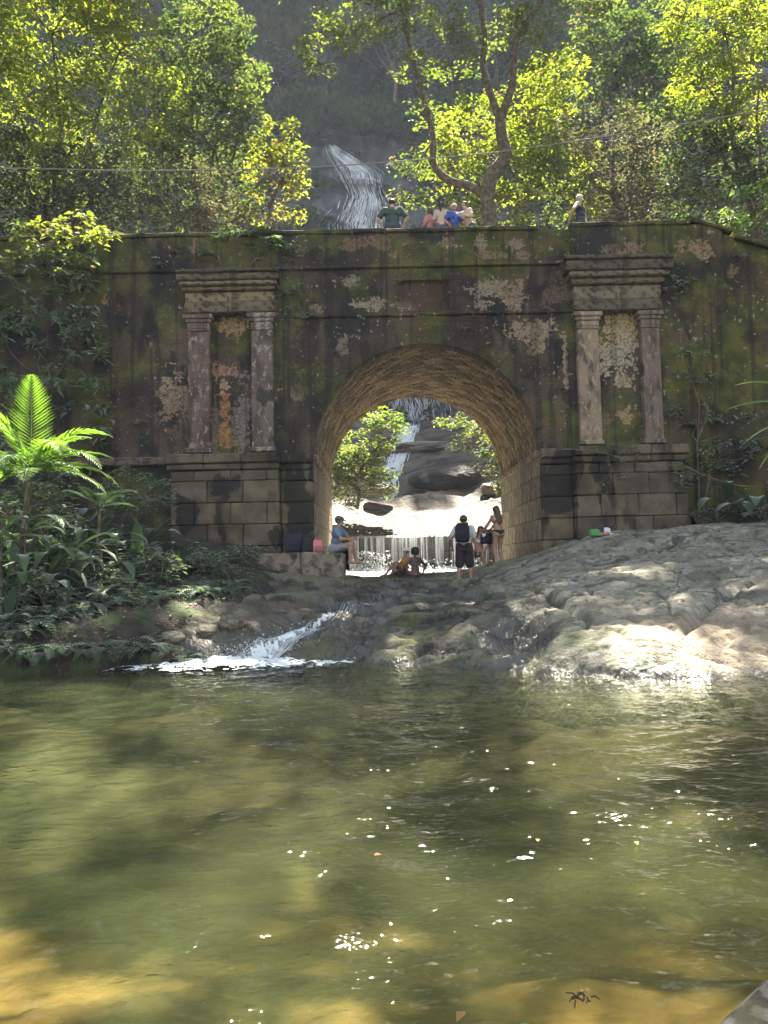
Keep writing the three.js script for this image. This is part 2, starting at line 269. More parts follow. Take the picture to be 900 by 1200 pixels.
// murky layers inside the water: suspended silt, evenly spread
const siltMat = new THREE.MeshStandardMaterial({ color: lin(0.042, 0.047, 0.017), roughness: 1, transparent: true, opacity: 0.2 });
for (const [k, y] of [-0.08, -0.22, -0.42].entries()) struct('silty_water', field(-16, 16, 8, -14.5, 6, 8, () => y - 0.002 * k), siltMat);
const wave = (x, z) => {
  const near = ss(-13, -3, z), casc = Math.exp(-((Math.hypot(x + 2.4, (z + 12) * 1.2) / 3) ** 2)), sx = x + 0.5 * fbm(x * 0.4, z * 0.4, 2), sz = z + 0.5 * fbm(x * 0.4 + 7, z * 0.4, 2);
  let h = 0.012 * fbm(sx * 0.7 + 3, sz * 1.2, 2) + 0.016 * noise2(sx * 1.5, sz * 2.4) + 0.012 * noise2(sx * 3.1 + 9, sz * 4.4 + sx) + 0.008 * noise2(sx * 6.5, sz * 8 - sx * 2) + 0.004 * noise2(sx * 12, sz * 13 + sx);
  h *= 0.7 + 0.75 * ss(-0.25, 0.3, fbm(x * 0.35 + 50, z * 0.35, 2)) + 0.3 * near;
  const d = Math.hypot(x + 2.6, z + 12.6); h += 0.012 * Math.sin(d * 9 + 2 * noise2(x, z)) * Math.exp(-d * 0.33);
  return h + casc * 0.03 * fbm(x * 3.5, z * 3.5, 3);
};
const ripple = tex(1024, 1024, (u, v) => 0.5 + 0.34 * tfbm(u, v, 10, 3) + 0.22 * (Math.abs(tfbm(u + 0.31, v, 17, 3)) - 0.2), false);
ripple.repeat.set(1 / 2.5, 1 / 1.6);
const waterMat = new THREE.MeshPhysicalMaterial({ color: lin(0.9, 0.935, 0.8), roughness: 0.075, transmission: 1, thickness: 0, ior: 1.33, bumpMap: ripple, bumpScale: 0.05 });
struct('pool_water', (() => { const a = field(-9.5, 9.5, 420, -13.3, -1.2, 300, wave), a2 = field(-16, -9.5, 60, -13.3, -1.2, 60, wave), a3 = field(9.5, 16, 60, -13.3, -1.2, 60, wave), b = field(-16, 16, 60, -1.2, 6, 20, wave); return mergeGeometries([a, a2, a3, b]); })(), waterMat);

stage('pool');
// ---------------------------------------------------------------- upstream: slabs, cliff, hills
const upCtl = [];
for (const [x, s] of [[-14, 4], [-8, 1.6], [-5, 0.7], [-2, 0.15], [1, 0], [4, 0.05], [7, 0.6], [10, 2], [15, 5]]) upCtl.push([x, -29.3, 2.42 + s * 0.6], [x, -32.5, 3.3 + s * 0.8], [x, -36, 4.6 + s], [x, -40, 6.1 + s * 1.2], [x, -46, 8.4 + s * 1.4], [x, -52, 10.6 + s * 1.4], [x, -57, 12 + s * 1.2], [x, -61, 14 + s * 1.2]);
const upBase = rbf(upCtl);
const FLOW = [[2.4, -57.5], [1.8, -52], [1.2, -46], [0.3, -41], [0.2, -37.5], [-0.4, -34], [0.6, -31]];
const upH = (x, z) => { const wx = x + fbm(x * 0.2, z * 0.2, 2) * 2, wz = z + fbm(x * 0.2 + 4, z * 0.2, 2) * 2; const led = wz * 0.42 + wx * 0.13, st = led - Math.floor(led); let h = upBase(x, z) + 0.25 * (ss(0, 0.8, 1 - st) - 0.5) + 0.35 * fbm(wx * 0.4, wz * 0.5, 4) * ss(-29.4, -33, z) + 0.06 * fbm(x * 2, z * 2, 3); h -= 0.35 * Math.exp(-(((segDist(x, z, FLOW)[0]) / 1.1) ** 2)) * ss(-31, -36, z); return h; };
const upMat = new THREE.MeshStandardMaterial({ roughness: 0.8, bumpMap: grainAt(6), bumpScale: 0.08, map: tex(1024, 1024, (u, v) => { const x = lerp(-14, 15, u), z = lerp(-61, -29.2, v); let c = mix3([0.07, 0.055, 0.045], [0.125, 0.1, 0.08], ss(-0.3, 0.4, fbm(x * 0.6, z * 0.9, 4))); c = mix3(c, [0.02, 0.016, 0.014], 0.9 * ss(0.02, 0.16, fbm(x * 0.5 + 20, z * 1.9 + x * 0.5, 5))); c = mix3(c, [0.13, 0.085, 0.05], 0.5 * ss(0.1, 0.3, fbm(x * 1.1, z * 1.6 + 50, 4))); const f = 0.8 + 0.4 * (fbm(x * 7, z * 7, 2) + 0.5); return c.map((q) => q * f); }, true, false) });
struct('upstream_rock', field(-14, 15, 190, -61, -29.2, 200, upH, (x, z) => [(x + 14) / 29, (z + 61) / 31.8]), upMat);
const cliffZ = (x, y) => { const wy = y + fbm(x * 0.15, y * 0.15, 2) * 3; const led = wy * 0.22 + x * 0.03, st = led - Math.floor(led); return -57.5 - (y - 11) * 0.16 - 0.9 * st + 1.6 * fbm(x * 0.16, y * 0.22, 5) + 0.02 * x * x * (x > 0 ? 0.3 : 0.25) + 0.4 * fbm(x * 0.9, y * 1.3, 3); };
{
  const g = new GB(), nx = 150, ny = 110, x0 = -30, x1 = 30, y0 = 9, y1 = 38.5;
  for (let j = 0; j <= ny; j++) for (let i = 0; i <= nx; i++) { const x = lerp(x0, x1, i / nx), y = lerp(y0, y1, j / ny); g.v(x, y, cliffZ(x, y), i / nx, j / ny); }
  for (let j = 0; j < ny; j++) for (let i = 0; i < nx; i++) { const a = j * (nx + 1) + i; g.quad(a, a + 1, a + nx + 2, a + nx + 1); }
  struct('cliff', g.build(), new THREE.MeshStandardMaterial({ roughness: 0.6, bumpMap: grainAt(10), bumpScale: 0.1, map: tex(1024, 512, (u, v) => { const x = u * 60, y = v * 30; let c = mix3([0.025, 0.026, 0.03], [0.085, 0.08, 0.08], ss(-0.25, 0.3, fbm(x * 0.9, y * 0.5, 5))); c = mix3(c, [0.04, 0.05, 0.025], 0.8 * ss(0.0, 0.3, fbm(x * 0.4 + 9, y * 0.8, 4))); return c; }, true, false) }));
}
function hillH(x, z) {
  const d = x < 1 ? 1 - x : x - 1, sl = x < 1 ? 0.62 : 0.6;
  const side = 1.2 + Math.max(0, d - 7.5) * sl + Math.max(0, -z - 30) * 0.12 * ss(7, 14, d);
  const back = 33 + Math.max(0, -z - 58) * 1.9 - Math.max(0, -z - 84) * 1.5;
  const k = ss(-56, -63, z + 4.5 * ss(32, 20, d));
  return lerp(side, Math.max(side, back), k) + 1.1 * fbm(x * 0.09, z * 0.09, 4) * ss(8, 14, d + k * 20);
}
const hillMat = new THREE.MeshStandardMaterial({ roughness: 0.95, map: (() => { const t = soil.clone(); t.repeat.set(0.12, 0.12); t.needsUpdate = true; return t; })() });
struct('hillside', field(-110, 110, 130, -150, -26.9, 100, hillH), hillMat);
{ // level ground round the pool and behind the camera
  const s = new THREE.Shape(); s.moveTo(-250, -250); s.lineTo(250, -250); s.lineTo(250, 250); s.lineTo(-250, 250); s.closePath();
  const h = new THREE.Path(); h.moveTo(-15.8, -5.5); h.lineTo(-15.8, 60); h.lineTo(15.8, 60); h.lineTo(15.8, -5.5); h.closePath(); s.holes.push(h);
  const g = new THREE.ShapeGeometry(s); g.rotateX(-Math.PI / 2); g.translate(0, 0.3, 0); struct('ground', g, soilMat);
}
{ // valley sides beside the pool, outside the frame: they close the clearing
  const vs = (x, z) => 0.2 + Math.max(0, Math.abs(x) - 13) * 0.55 + 0.5 * fbm(x * 0.2, z * 0.2, 3);
  struct('valley_slope', field(-60, -13, 40, -27, 20, 40, vs), hillMat); struct('valley_slope', field(13, 60, 40, -27, 20, 40, vs), hillMat);
}
stage('ground');
// ---------------------------------------------------------------- the stone bridge
const AX = 1.14, AR = 2.95, AY = 4.35, ZF = -20, ZB = -26.7;
const q = (px, py) => { const p = P(px, py, ZF); return [p.x, p.y]; };
const BLOTS = [ // pixel centre, half size in pixels, colour, strength: bare plaster, stains and brick where the photograph shows them
  [206, 470, 20, 36, [0.36, 0.27, 0.21], 1], [196, 447, 10, 10, [0.42, 0.36, 0.28], 1], [170, 490, 12, 22, [0.12, 0.075, 0.06], 0.7], [212, 410, 9, 26, [0.22, 0.15, 0.12], 0.6], [150, 500, 20, 22, [0.10, 0.07, 0.055], 0.7], [205, 510, 20, 18, [0.13, 0.08, 0.06], 0.8],
  [270, 383, 20, 14, [0.40, 0.25, 0.11], 0.9], [260, 435, 14, 7, [0.42, 0.22, 0.14], 0.9], [263, 475, 7, 34, [0.42, 0.17, 0.06], 0.95], [263, 450, 8, 10, [0.46, 0.33, 0.22], 0.8], [283, 490, 13, 38, [0.24, 0.19, 0.16], 0.9], [252, 500, 5, 30, [0.2, 0.16, 0.14], 0.8], [264, 515, 9, 10, [0.45, 0.2, 0.08], 0.8],
  [576, 334, 22, 12, [0.38, 0.34, 0.29], 1], [603, 346, 14, 16, [0.36, 0.29, 0.22], 1], [565, 358, 12, 5, [0.42, 0.38, 0.32], 0.9], [625, 386, 28, 13, [0.43, 0.36, 0.27], 1], [632, 402, 10, 12, [0.43, 0.36, 0.27], 1], [645, 345, 12, 14, [0.22, 0.15, 0.12], 0.8], [664, 325, 8, 22, [0.28, 0.2, 0.14], 0.7],
  [663, 430, 3, 30, [0.45, 0.38, 0.3], 0.9], [655, 480, 7, 25, [0.2, 0.14, 0.12], 0.6], [634, 460, 9, 24, [0.14, 0.11, 0.1], 0.7], [640, 505, 8, 16, [0.22, 0.15, 0.13], 0.6],
  [724, 388, 24, 30, [0.44, 0.32, 0.16], 1], [724, 420, 22, 24, [0.42, 0.35, 0.24], 1], [733, 444, 12, 8, [0.42, 0.33, 0.2], 0.9], [736, 490, 9, 12, [0.4, 0.28, 0.15], 0.9], [708, 495, 8, 12, [0.25, 0.18, 0.11], 0.6],
  [822, 291, 11, 11, [0.38, 0.28, 0.19], 1], [798, 292, 4, 8, [0.36, 0.28, 0.2], 0.8], [744, 291, 12, 8, [0.36, 0.27, 0.18], 0.9], [718, 293, 10, 6, [0.34, 0.26, 0.18], 0.8], [862, 316, 7, 8, [0.28, 0.2, 0.13], 0.8],
  [420, 286, 22, 7, [0.3, 0.2, 0.16], 0.85], [445, 284, 10, 8, [0.34, 0.22, 0.18], 0.8], [465, 299, 7, 6, [0.36, 0.22, 0.17], 0.8], [523, 284, 10, 6, [0.36, 0.3, 0.24], 0.9], [563, 284, 7, 8, [0.4, 0.33, 0.27], 0.9], [602, 285, 9, 7, [0.36, 0.3, 0.25], 0.9], [575, 298, 20, 5, [0.34, 0.27, 0.22], 0.8], [612, 298, 12, 5, [0.34, 0.27, 0.22], 0.7],
  [440, 356, 22, 8, [0.42, 0.4, 0.33], 0.9], [412, 330, 10, 5, [0.36, 0.34, 0.28], 0.8], [470, 358, 14, 5, [0.4, 0.38, 0.3], 0.8], [398, 405, 8, 10, [0.34, 0.32, 0.26], 0.7], [350, 460, 6, 10, [0.34, 0.32, 0.26], 0.7], [492, 385, 10, 12, [0.15, 0.07, 0.05], 0.6], [372, 360, 7, 7, [0.34, 0.3, 0.25], 0.8], [455, 395, 8, 14, [0.12, 0.1, 0.09], 0.7],
  [496, 347, 31, 18, [0.12, 0.06, 0.045], 0.7], [228, 288, 5, 10, [0.34, 0.22, 0.17], 0.9], [124, 352, 4, 4, [0.4, 0.3, 0.16], 0.8], [124, 404, 5, 5, [0.36, 0.28, 0.2], 0.8], [130, 390, 4, 30, [0.12, 0.08, 0.065], 0.6],
  [360, 420, 14, 40, [0.05, 0.035, 0.03], 0.7], [600, 430, 16, 26, [0.09, 0.075, 0.065], 0.6], [560, 395, 20, 14, [0.1, 0.08, 0.07], 0.6],
].map(([x, y, rx, ry, c, s]) => { const [X, Y] = q(x, y); return { X, Y, rx: rx * 0.0225, ry: ry * 0.0225, c: c.map((k, i) => k * (x > 245 && x < 300 && y > 365 || x > 699 && x < 752 && y > 355 ? 0.9 : [0.68, 0.6, 0.5][i])), s }; });
function wallLook(x, y) {     // [colour, relief in metres]
  const wx = x + 0.25 * fbm(x * 1.1, y * 1.1, 3), wy = y + 0.25 * fbm(x * 1.1 + 8, y * 1.1, 3);
  let c = mix3([0.034, 0.026, 0.018], [0.10, 0.073, 0.045], ss(-0.35, 0.4, fbm(wx * 0.7, wy * 0.5, 4)));
  c = mix3(c, [0.016, 0.015, 0.012], 0.88 * ss(-0.04, 0.22, fbm(wx * 1.6 + 30, wy * 0.55, 5)));
  const mossN = fbm(wx * 0.6 + 60, wy * 0.7, 5), top = ss(9.2, 9.8, y) * 0.25 + ss(7.5, 9, x) * 0.3 + 0.14 * ss(3, 1, Math.abs(x - 6.9)) * ss(8.1, 7.6, y);
  const moss = ss(-0.06, 0.24, mossN + top * 0.7 - 0.02);
  c = mix3(c, mix3([0.05, 0.058, 0.012], [0.115, 0.11, 0.02], ss(-0.3, 0.3, fbm(x * 2.6, y * 2.6, 3))), 0.85 * moss);
  let r = 0.012 * moss + 0.014 * fbm(x * 2.2, y * 2.2, 4);
  const red = ss(0.2, 0.36, fbm(wx * 1.2 + 90, wy * 1.5, 4)); c = mix3(c, [0.12, 0.068, 0.042], 0.4 * red);
  const n1 = fbm(x * 1.9 + 13, y * 1.9, 5), n2 = fbm(x * 6.5, y * 6.5, 4), n3 = fbm(x * 15 + 3, y * 15, 3);
  let bare = 0, bc = [0, 0, 0];
  for (const b of BLOTS) {
    const dx = (x - b.X) / b.rx, dy = (y - b.Y) / b.ry; if (dx * dx + dy * dy > 5) continue;
    const f = b.s * ss(-0.05, 0.16, 1.0 - Math.sqrt(dx * dx + dy * dy) + 1.5 * n1 + 1.1 * n2 + 0.7 * n3);
    if (f > 0) { bc = mix3(bc, b.c, bare ? f : 1); bare = Math.max(bare, f); }
  }
  bare *= 0.35 + 0.65 * ss(-0.3, 0.12, n3 + 0.5 * n2);
  c = mix3(c, bc, bare); r -= 0.022 * bare;
  // lichen: fine pale specks, thicker in some drifts
  const sp = ss(0.36, 0.46, fbm(x * 8 + 5, y * 8, 2) + 0.12 * ss(0, 0.3, fbm(x * 0.8 + 3, y * 0.8, 3)));
  c = mix3(c, [0.34, 0.31, 0.23], 0.7 * sp);
  const run = ss(0.25, 0.5, noise2(x * 3.3, y * 0.12 + 4) + 0.5 * noise2(x * 11, y * 0.2) + 0.25 * noise2(x * 5, y * 1.5)) * 0.62; c = mix3(c, [0.02, 0.017, 0.014], run * (1 - 0.4 * bare));
  const f = (0.75 + 0.5 * (fbm(x * 18, y * 18, 2) + 0.5)) * 0.8;
  return [[c[0] * f, c[1] * f, c[2] * f], r];
}
const WX0 = -12, WX1 = 12, WY0 = 1, WY1 = 11.5, wuv = (x, y) => [(x - WX0) / (WX1 - WX0), (y - WY0) / (WY1 - WY0)];
const wallMap = tex(2048, 1024, (u, v) => wallLook(lerp(WX0, WX1, u), lerp(WY0, WY1, v))[0], true, false);
const grainW = grain.clone(); grainW.repeat.set(18, 8); grainW.needsUpdate = true;
const wallMat = new THREE.MeshStandardMaterial({ map: wallMap, roughness: 0.95, bumpMap: grainW, bumpScale: 0.02 });
// a stone texture in metres for blocks
const stoneT = tex(512, 512, (u, v) => { let c = mix3([0.72, 0.68, 0.62], [1.0, 0.97, 0.9], ss(-0.4, 0.4, tfbm(u, v, 6, 5))); c = mix3(c, [0.32, 0.28, 0.24], 0.85 * ss(0.03, 0.28, tfbm(u + 0.5, v, 9, 5))); c = mix3(c, [0.13, 0.115, 0.1], 0.8 * ss(0.12, 0.26, tfbm(u * 1, v + 0.7, 7, 5))); return mix3(c, [0.34, 0.4, 0.2], 0.55 * ss(0.12, 0.35, tfbm(u, v + 0.4, 4, 4))); });
const stoneTm = stoneT.clone(); stoneTm.repeat.set(0.55, 0.55); stoneTm.needsUpdate = true;
const stoneMat = (c, o = {}) => new THREE.MeshStandardMaterial({ color: lin(...c), map: stoneTm, roughness: 0.9, bumpMap: grainAt(2.2), bumpScale: 0.02, ...o });
const wallTop = (x) => x < 5.12 ? 10.34 + 0.012 * noise2(x * 2, 3) : x < 8.4 ? 10.4 : 10.4 - 0.68 * ss(8.4, 10.6, x) - 0.1 * ss(10.6, 13, x);
const bridge = thing('stone_bridge', 'old mossy stone bridge wall with one round arch and paired pilasters', 'bridge');
const planar = (g, dx = 0, dy = 0) => { const p = g.attributes.position, u = g.attributes.uv; for (let i = 0; i < p.count; i++) { const t = wuv(p.getX(i) + dx, p.getY(i) + dy); u.setXY(i, t[0], t[1]); } return g; };
{ // the plastered face: a relief sheet, open under the arch
  const g = new GB(), st = 0.055, nx = Math.round(28 / st), ny = 172, ids = [];
  for (let j = 0; j <= ny; j++) for (let i = 0; i <= nx; i++) {
    const x = lerp(-15.5, 12.5, i / nx), y = lerp(0.9, wallTop(x) - 0.001, j / ny), t = wuv(x, y), L = wallLook(x, y)[1];
    let z = ZF + L;
    if (Math.abs(x + 7.03) < 0.045 && y < 9.3) z -= 0.05;            // expansion joint left of the pilasters
    if (x > 9.15) z -= 0.1; if (x < -2.9 && x > -3.3 && y > 4.6 && y < 8.2) z -= 0.02;
    if ((x > -4.5 && x < -3.38 || x > 5.72 && x < 6.84) && y > 4.55 && y < 8.25) z -= 0.09;
    if (x > 0.47 && x < 1.85 && y > 8.18 && y < 9.02) z -= 0.06;
    ids.push(g.v(x, y, z, t[0], t[1]));
  }
  const inArch = (x, y) => y < AY ? Math.abs(x - AX) < AR + 0.12 : Math.hypot(x - AX, y - AY) < AR + 0.12;
  for (let j = 0; j < ny; j++) for (let i = 0; i < nx; i++) { const a = j * (nx + 1) + i; const x = lerp(-15.5, 12.5, (i + 0.5) / nx); if (!inArch(x, lerp(0.9, wallTop(x), (j + 0.5) / ny))) g.quad(a, a + 1, a + nx + 2, a + nx + 1); }
  obj('plaster_face', g.build(), wallMat, bridge);
  const s = new THREE.Shape(); s.moveTo(-15.5, 0); s.lineTo(12.5, 0); for (let x = 12.5; x >= -15.5; x -= 0.35) s.lineTo(x, Math.min(wallTop(x) - 0.2, 10.02)); s.lineTo(-15.5, 10.02); s.closePath();
  const h = new THREE.Path(), r = AR + 0.16; h.moveTo(AX - r, 0.02); h.lineTo(AX - r, AY); for (let a = 1; a <= 40; a++) h.lineTo(AX - r * Math.cos(a / 40 * Math.PI), AY + r * Math.sin(a / 40 * Math.PI)); h.lineTo(AX + r, 0.02); h.closePath(); s.holes.push(h);
  const core = new THREE.ExtrudeGeometry(s, { depth: ZF - 0.12 - ZB, bevelEnabled: false }); core.translate(0, 0, ZB);
  const u = core.attributes.uv; for (let i = 0; i < u.count; i++) u.setXY(i, u.getX(i) * 0.3, u.getY(i) * 0.3);
  obj('rubble_core', core, stoneMat([0.16, 0.13, 0.1]), bridge);
  for (const [z, nm] of [[ZF - 0.3, 'parapet'], [ZB + 0.2, 'parapet']]) { // walls along both edges of the roadway
    const w = new THREE.Shape(); w.moveTo(-15.5, 9.5); w.lineTo(12.5, 9.5); for (let x = 12.5; x >= -15.5; x -= 0.35) w.lineTo(x, wallTop(x) - 0.003); w.closePath();
    const e = new THREE.ExtrudeGeometry(w, { depth: 0.36, bevelEnabled: false }); e.translate(0, 0, z - 0.18); planar(e); obj(nm, e, wallMat, bridge);
  }
}
// coping stones along the top of the parapet
for (let x = -12.4, k = 0; x < 12; k++) {
  const w = 0.85 + 0.4 * R0(), cx = x + w / 2; let y = wallTop(cx); const tilt = Math.atan2(wallTop(cx + 0.3) - wallTop(cx - 0.3), 0.6);
  if (x < 5.12 && x + w > 5.12) { x = 5.12; continue; }
  const g = chamferBox(w - 0.012, 0.12, 0.6, 0.025, 0.018); g.rotateZ(Math.abs(tilt) > 0.5 ? 0 : tilt); g.translate(cx, y + 0.055 + 0.008 * R0(), ZF - 0.24); planar(g);
  obj('coping_stone', g, wallMat, bridge); x += w;
}
{ // low string course over the arch and seam pilaster in the parapet
  for (let x = -2.4; x < 4.7; x += 1.18) { const g = chamferBox(1.165, 0.1, 0.1, 0.02, 0.012); g.translate(x + 0.59, 8.12, ZF + 0.02); planar(g); obj('string_course', g, wallMat, bridge); }
  for (let x = -12; x < 4.8; x += 1.62) { const g = chamferBox(1.6, 0.09, 0.12, 0.02, 0.014); g.translate(x + 0.81, 9.42, ZF + 0.02); planar(g); obj('string_course', g, wallMat, bridge); }
  for (const [x0, x1] of [[-5.15, -4.85], [5.12, 5.16]]) { const g = chamferBox(Math.max(0.06, x1 - x0), 0.9, 0.1, 0.02); g.translate((x0 + x1) / 2, 9.85, ZF + 0.02); planar(g); obj('seam_block', g, wallMat, bridge); }
  for (const [w, h, x, y] of [[1.48, 0.06, 1.16, 9.05], [1.48, 0.06, 1.16, 8.2], [0.06, 0.78, 0.45, 8.62], [0.06, 0.78, 1.87, 8.62]]) { const g = chamferBox(w, h, 0.06, 0.012); g.translate(x, y, ZF + 0.01); planar(g); obj('plaque_frame', g, wallMat, bridge); }
}
// ring of voussoirs on the face
{
  const N = 29;
  for (let k = 0; k < N; k++) {
    const a0 = (k + 0.012) / N * Math.PI, a1 = (k + 0.988) / N * Math.PI, r0 = AR - 0.002, r1 = AR + 0.62 + 0.12 * (R0() - 0.5) + (k === 14 ? 0.2 : 0), z1 = ZF + 0.032 + 0.016 * R0(), z0 = ZF - 0.3, g = new GB(), S = 3;
    const row = (r, z) => { const o = []; for (let s = 0; s <= S; s++) { const a = lerp(a0, a1, s / S), x = AX - r * Math.cos(a), y = AY + r * Math.sin(a), t = wuv(x, y); o.push(g.v(x, y, z, t[0], t[1])); } return o; };
    const rings = [[r0, z0], [r0, z1 - 0.03], [r0 + 0.03, z1], [r1 - 0.02, z1], [r1, z1 - 0.02], [r1, z0]];
    for (let m = 0; m < rings.length - 1; m++) { const A = row(...rings[m]), B = row(...rings[m + 1]); for (let s = 0; s < S; s++) g.quad(A[s], B[s], B[s + 1], A[s + 1]); }
    for (const [a, f] of [[a0, 0], [a1, 1]]) { const v = [[r0, z0], [r0, z1 - 0.03], [r0 + 0.03, z1], [r1, z1 - 0.02], [r1, z0]].map(([r, z]) => { const x = AX - r * Math.cos(a), y = AY + r * Math.sin(a), t = wuv(x, y); return g.v(x, y, z, t[0], t[1]); }); for (let m = 1; m < 4; m++) f ? g.tri(v[0], v[m + 1], v[m]) : g.tri(v[0], v[m], v[m + 1]); }
    obj('voussoir', g.build(), wallMat, bridge);
  }
}
// the barrel: 26 rings of 19 stones, the inner rings joined, and ashlar jambs below the impost
const vaultMats = [[0.20, 0.135, 0.072], [0.27, 0.18, 0.09], [0.15, 0.10, 0.055], [0.23, 0.165, 0.095], [0.10, 0.07, 0.042], [0.30, 0.2, 0.1]].map((c) => stoneMat(c));
{
  const NA = 19, NZ = 26, dz = (ZF - 0.3 - ZB) / NZ, wArc = 2 * AR * Math.sin(Math.PI / NA / 2), geos = [0, 1, 2, 3, 4].map((i) => chamferBox(wArc - 0.005, 0.16, dz - 0.01, 0.012, 0.012)), rest = vaultMats.map(() => []);
  for (let k = 0; k < NA; k++) for (let j = 0; j < NZ; j++) {
    const a = (k + 0.5 + 0.5 * (j % 2 - 0.5)) / NA * Math.PI, z = ZF - 0.3 - (j + 0.5) * dz, gi = geos[Math.floor(R0() * 5)], mi = Math.floor(clamp(R0() * 6 + 2.2 * noise2(k * 0.4, j * 0.5), 0, 5.99)), r = AR + 0.08 + 0.014 * (R0() - 0.5), m = new THREE.Mesh(gi, vaultMats[mi]);
    m.position.set(AX - r * Math.cos(a), AY + r * Math.sin(a), z); m.rotation.z = Math.PI / 2 - a; if (R0() < 0.5) m.rotateY(Math.PI);
    if (j < 15) { m.name = 'vault_stone'; m.castShadow = m.receiveShadow = true; bridge.add(m); } else { m.updateMatrix(); rest[mi].push(gi.clone().applyMatrix4(m.matrix)); }
  }
  rest.forEach((l, i) => { obj('vault_masonry', mergeGeometries(l), vaultMats[i], bridge).userData.kind = 'stuff'; });
}
// black algae runs where the photograph shows them
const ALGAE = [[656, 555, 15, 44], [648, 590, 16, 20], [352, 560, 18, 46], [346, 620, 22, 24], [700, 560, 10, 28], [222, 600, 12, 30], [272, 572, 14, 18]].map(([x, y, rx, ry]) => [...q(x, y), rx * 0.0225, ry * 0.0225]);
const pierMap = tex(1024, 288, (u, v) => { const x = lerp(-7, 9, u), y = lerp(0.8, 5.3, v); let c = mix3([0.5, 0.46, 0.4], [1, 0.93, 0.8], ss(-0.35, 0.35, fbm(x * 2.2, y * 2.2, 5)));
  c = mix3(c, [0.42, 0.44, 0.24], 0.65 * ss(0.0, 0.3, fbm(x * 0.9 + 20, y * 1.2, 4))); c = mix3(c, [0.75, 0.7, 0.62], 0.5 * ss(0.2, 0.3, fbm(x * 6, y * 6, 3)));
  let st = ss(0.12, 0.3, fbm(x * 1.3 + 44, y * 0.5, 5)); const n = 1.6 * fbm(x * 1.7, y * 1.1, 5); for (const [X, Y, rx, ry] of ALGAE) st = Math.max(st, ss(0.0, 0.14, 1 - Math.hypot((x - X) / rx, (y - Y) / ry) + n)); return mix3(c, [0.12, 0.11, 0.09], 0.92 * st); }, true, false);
const pierUV = (g, dx, dy) => { const p = g.attributes.position, u = g.attributes.uv; for (let i = 0; i < p.count; i++) u.setXY(i, (p.getX(i) + dx + 7) / 16, (p.getY(i) + dy - 0.8) / 4.5); return g; };
const grainP = grain.clone(); grainP.repeat.set(12, 3.4); grainP.needsUpdate = true;
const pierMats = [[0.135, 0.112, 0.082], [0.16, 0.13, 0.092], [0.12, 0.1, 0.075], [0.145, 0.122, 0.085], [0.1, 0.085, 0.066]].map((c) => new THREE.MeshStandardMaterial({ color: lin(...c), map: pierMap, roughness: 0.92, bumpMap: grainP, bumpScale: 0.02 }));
const ashlar = [[0.20, 0.155, 0.11], [0.25, 0.19, 0.13], [0.16, 0.125, 0.095], [0.22, 0.185, 0.12], [0.13, 0.10, 0.08]].map((c) => stoneMat(c));
for (const side of [-1, 1]) {
  const jx = AX + side * (AR + 0.09);
  for (let c = 0; c < 6; c++) { const y0 = 0.95 + c * 0.56, n = 5 + (c % 2); let z = ZF - 0.005; for (let k = 0; k < n; k++) { let w = (ZF - ZB) / n * (c % 2 && (k === 0 || k === n - 1) ? 0.55 : 1); if (k === n - 1) w = z - ZB; const g = chamferBox(0.2, 0.553, w - 0.01, 0.02, 0.016), m = obj('jamb_stone', g, ashlar[Math.floor(R0() * 4)], bridge); m.position.set(jx, y0 + 0.28, z - w / 2); z -= w; } }
  for (let k = 0; k < 6; k++) { const w = (ZF - ZB) / 6, m = obj('impost_stone', chamferBox(0.34, 0.2, w - 0.008, 0.03, 0.012), ashlar[1 + k % 3], bridge); m.position.set(jx - side * 0.03, AY - 0.02, ZF - w * (k + 0.5)); }
}
// front piers and pedestals: courses of blocks stepping forward, with a moulded cap
function coursedFace(x0, x1, zf, depth, flare, seed) {
  const r = rngOf(seed); let c = 0;
  for (let y = 0.95; y < 3.9; y += 0.56, c++) {
    const h = Math.min(0.56, 4.02 - y), f = flare * (1 - (y - 0.95) / 3), a = x0 - (flare < 0 ? f * -1 : 0), b = x1 + (flare > 0 ? f : 0), W = b - a, n = Math.max(1, Math.round(W / 0.95)), off = c % 2 ? 0.35 : 0;
    let x = a; const cuts = [a]; for (let k = 1; k <= n; k++) cuts.push(a + W * (k - off * (n > 1 ? 1 : 0)) / n); if (cuts[cuts.length - 1] < b - 0.05) cuts.push(b); else cuts[cuts.length - 1] = b;
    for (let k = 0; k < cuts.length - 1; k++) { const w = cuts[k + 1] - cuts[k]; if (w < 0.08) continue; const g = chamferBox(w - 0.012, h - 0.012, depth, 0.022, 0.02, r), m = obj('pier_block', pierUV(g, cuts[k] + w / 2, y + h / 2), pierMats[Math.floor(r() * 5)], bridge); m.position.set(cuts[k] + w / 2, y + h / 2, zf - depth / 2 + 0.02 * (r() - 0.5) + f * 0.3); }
  }
}
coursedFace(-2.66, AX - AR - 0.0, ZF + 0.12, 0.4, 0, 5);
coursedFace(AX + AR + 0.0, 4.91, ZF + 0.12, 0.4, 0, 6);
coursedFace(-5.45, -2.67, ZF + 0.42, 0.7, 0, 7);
coursedFace(4.92, 7.68, ZF + 0.42, 0.7, 0.24, 8);
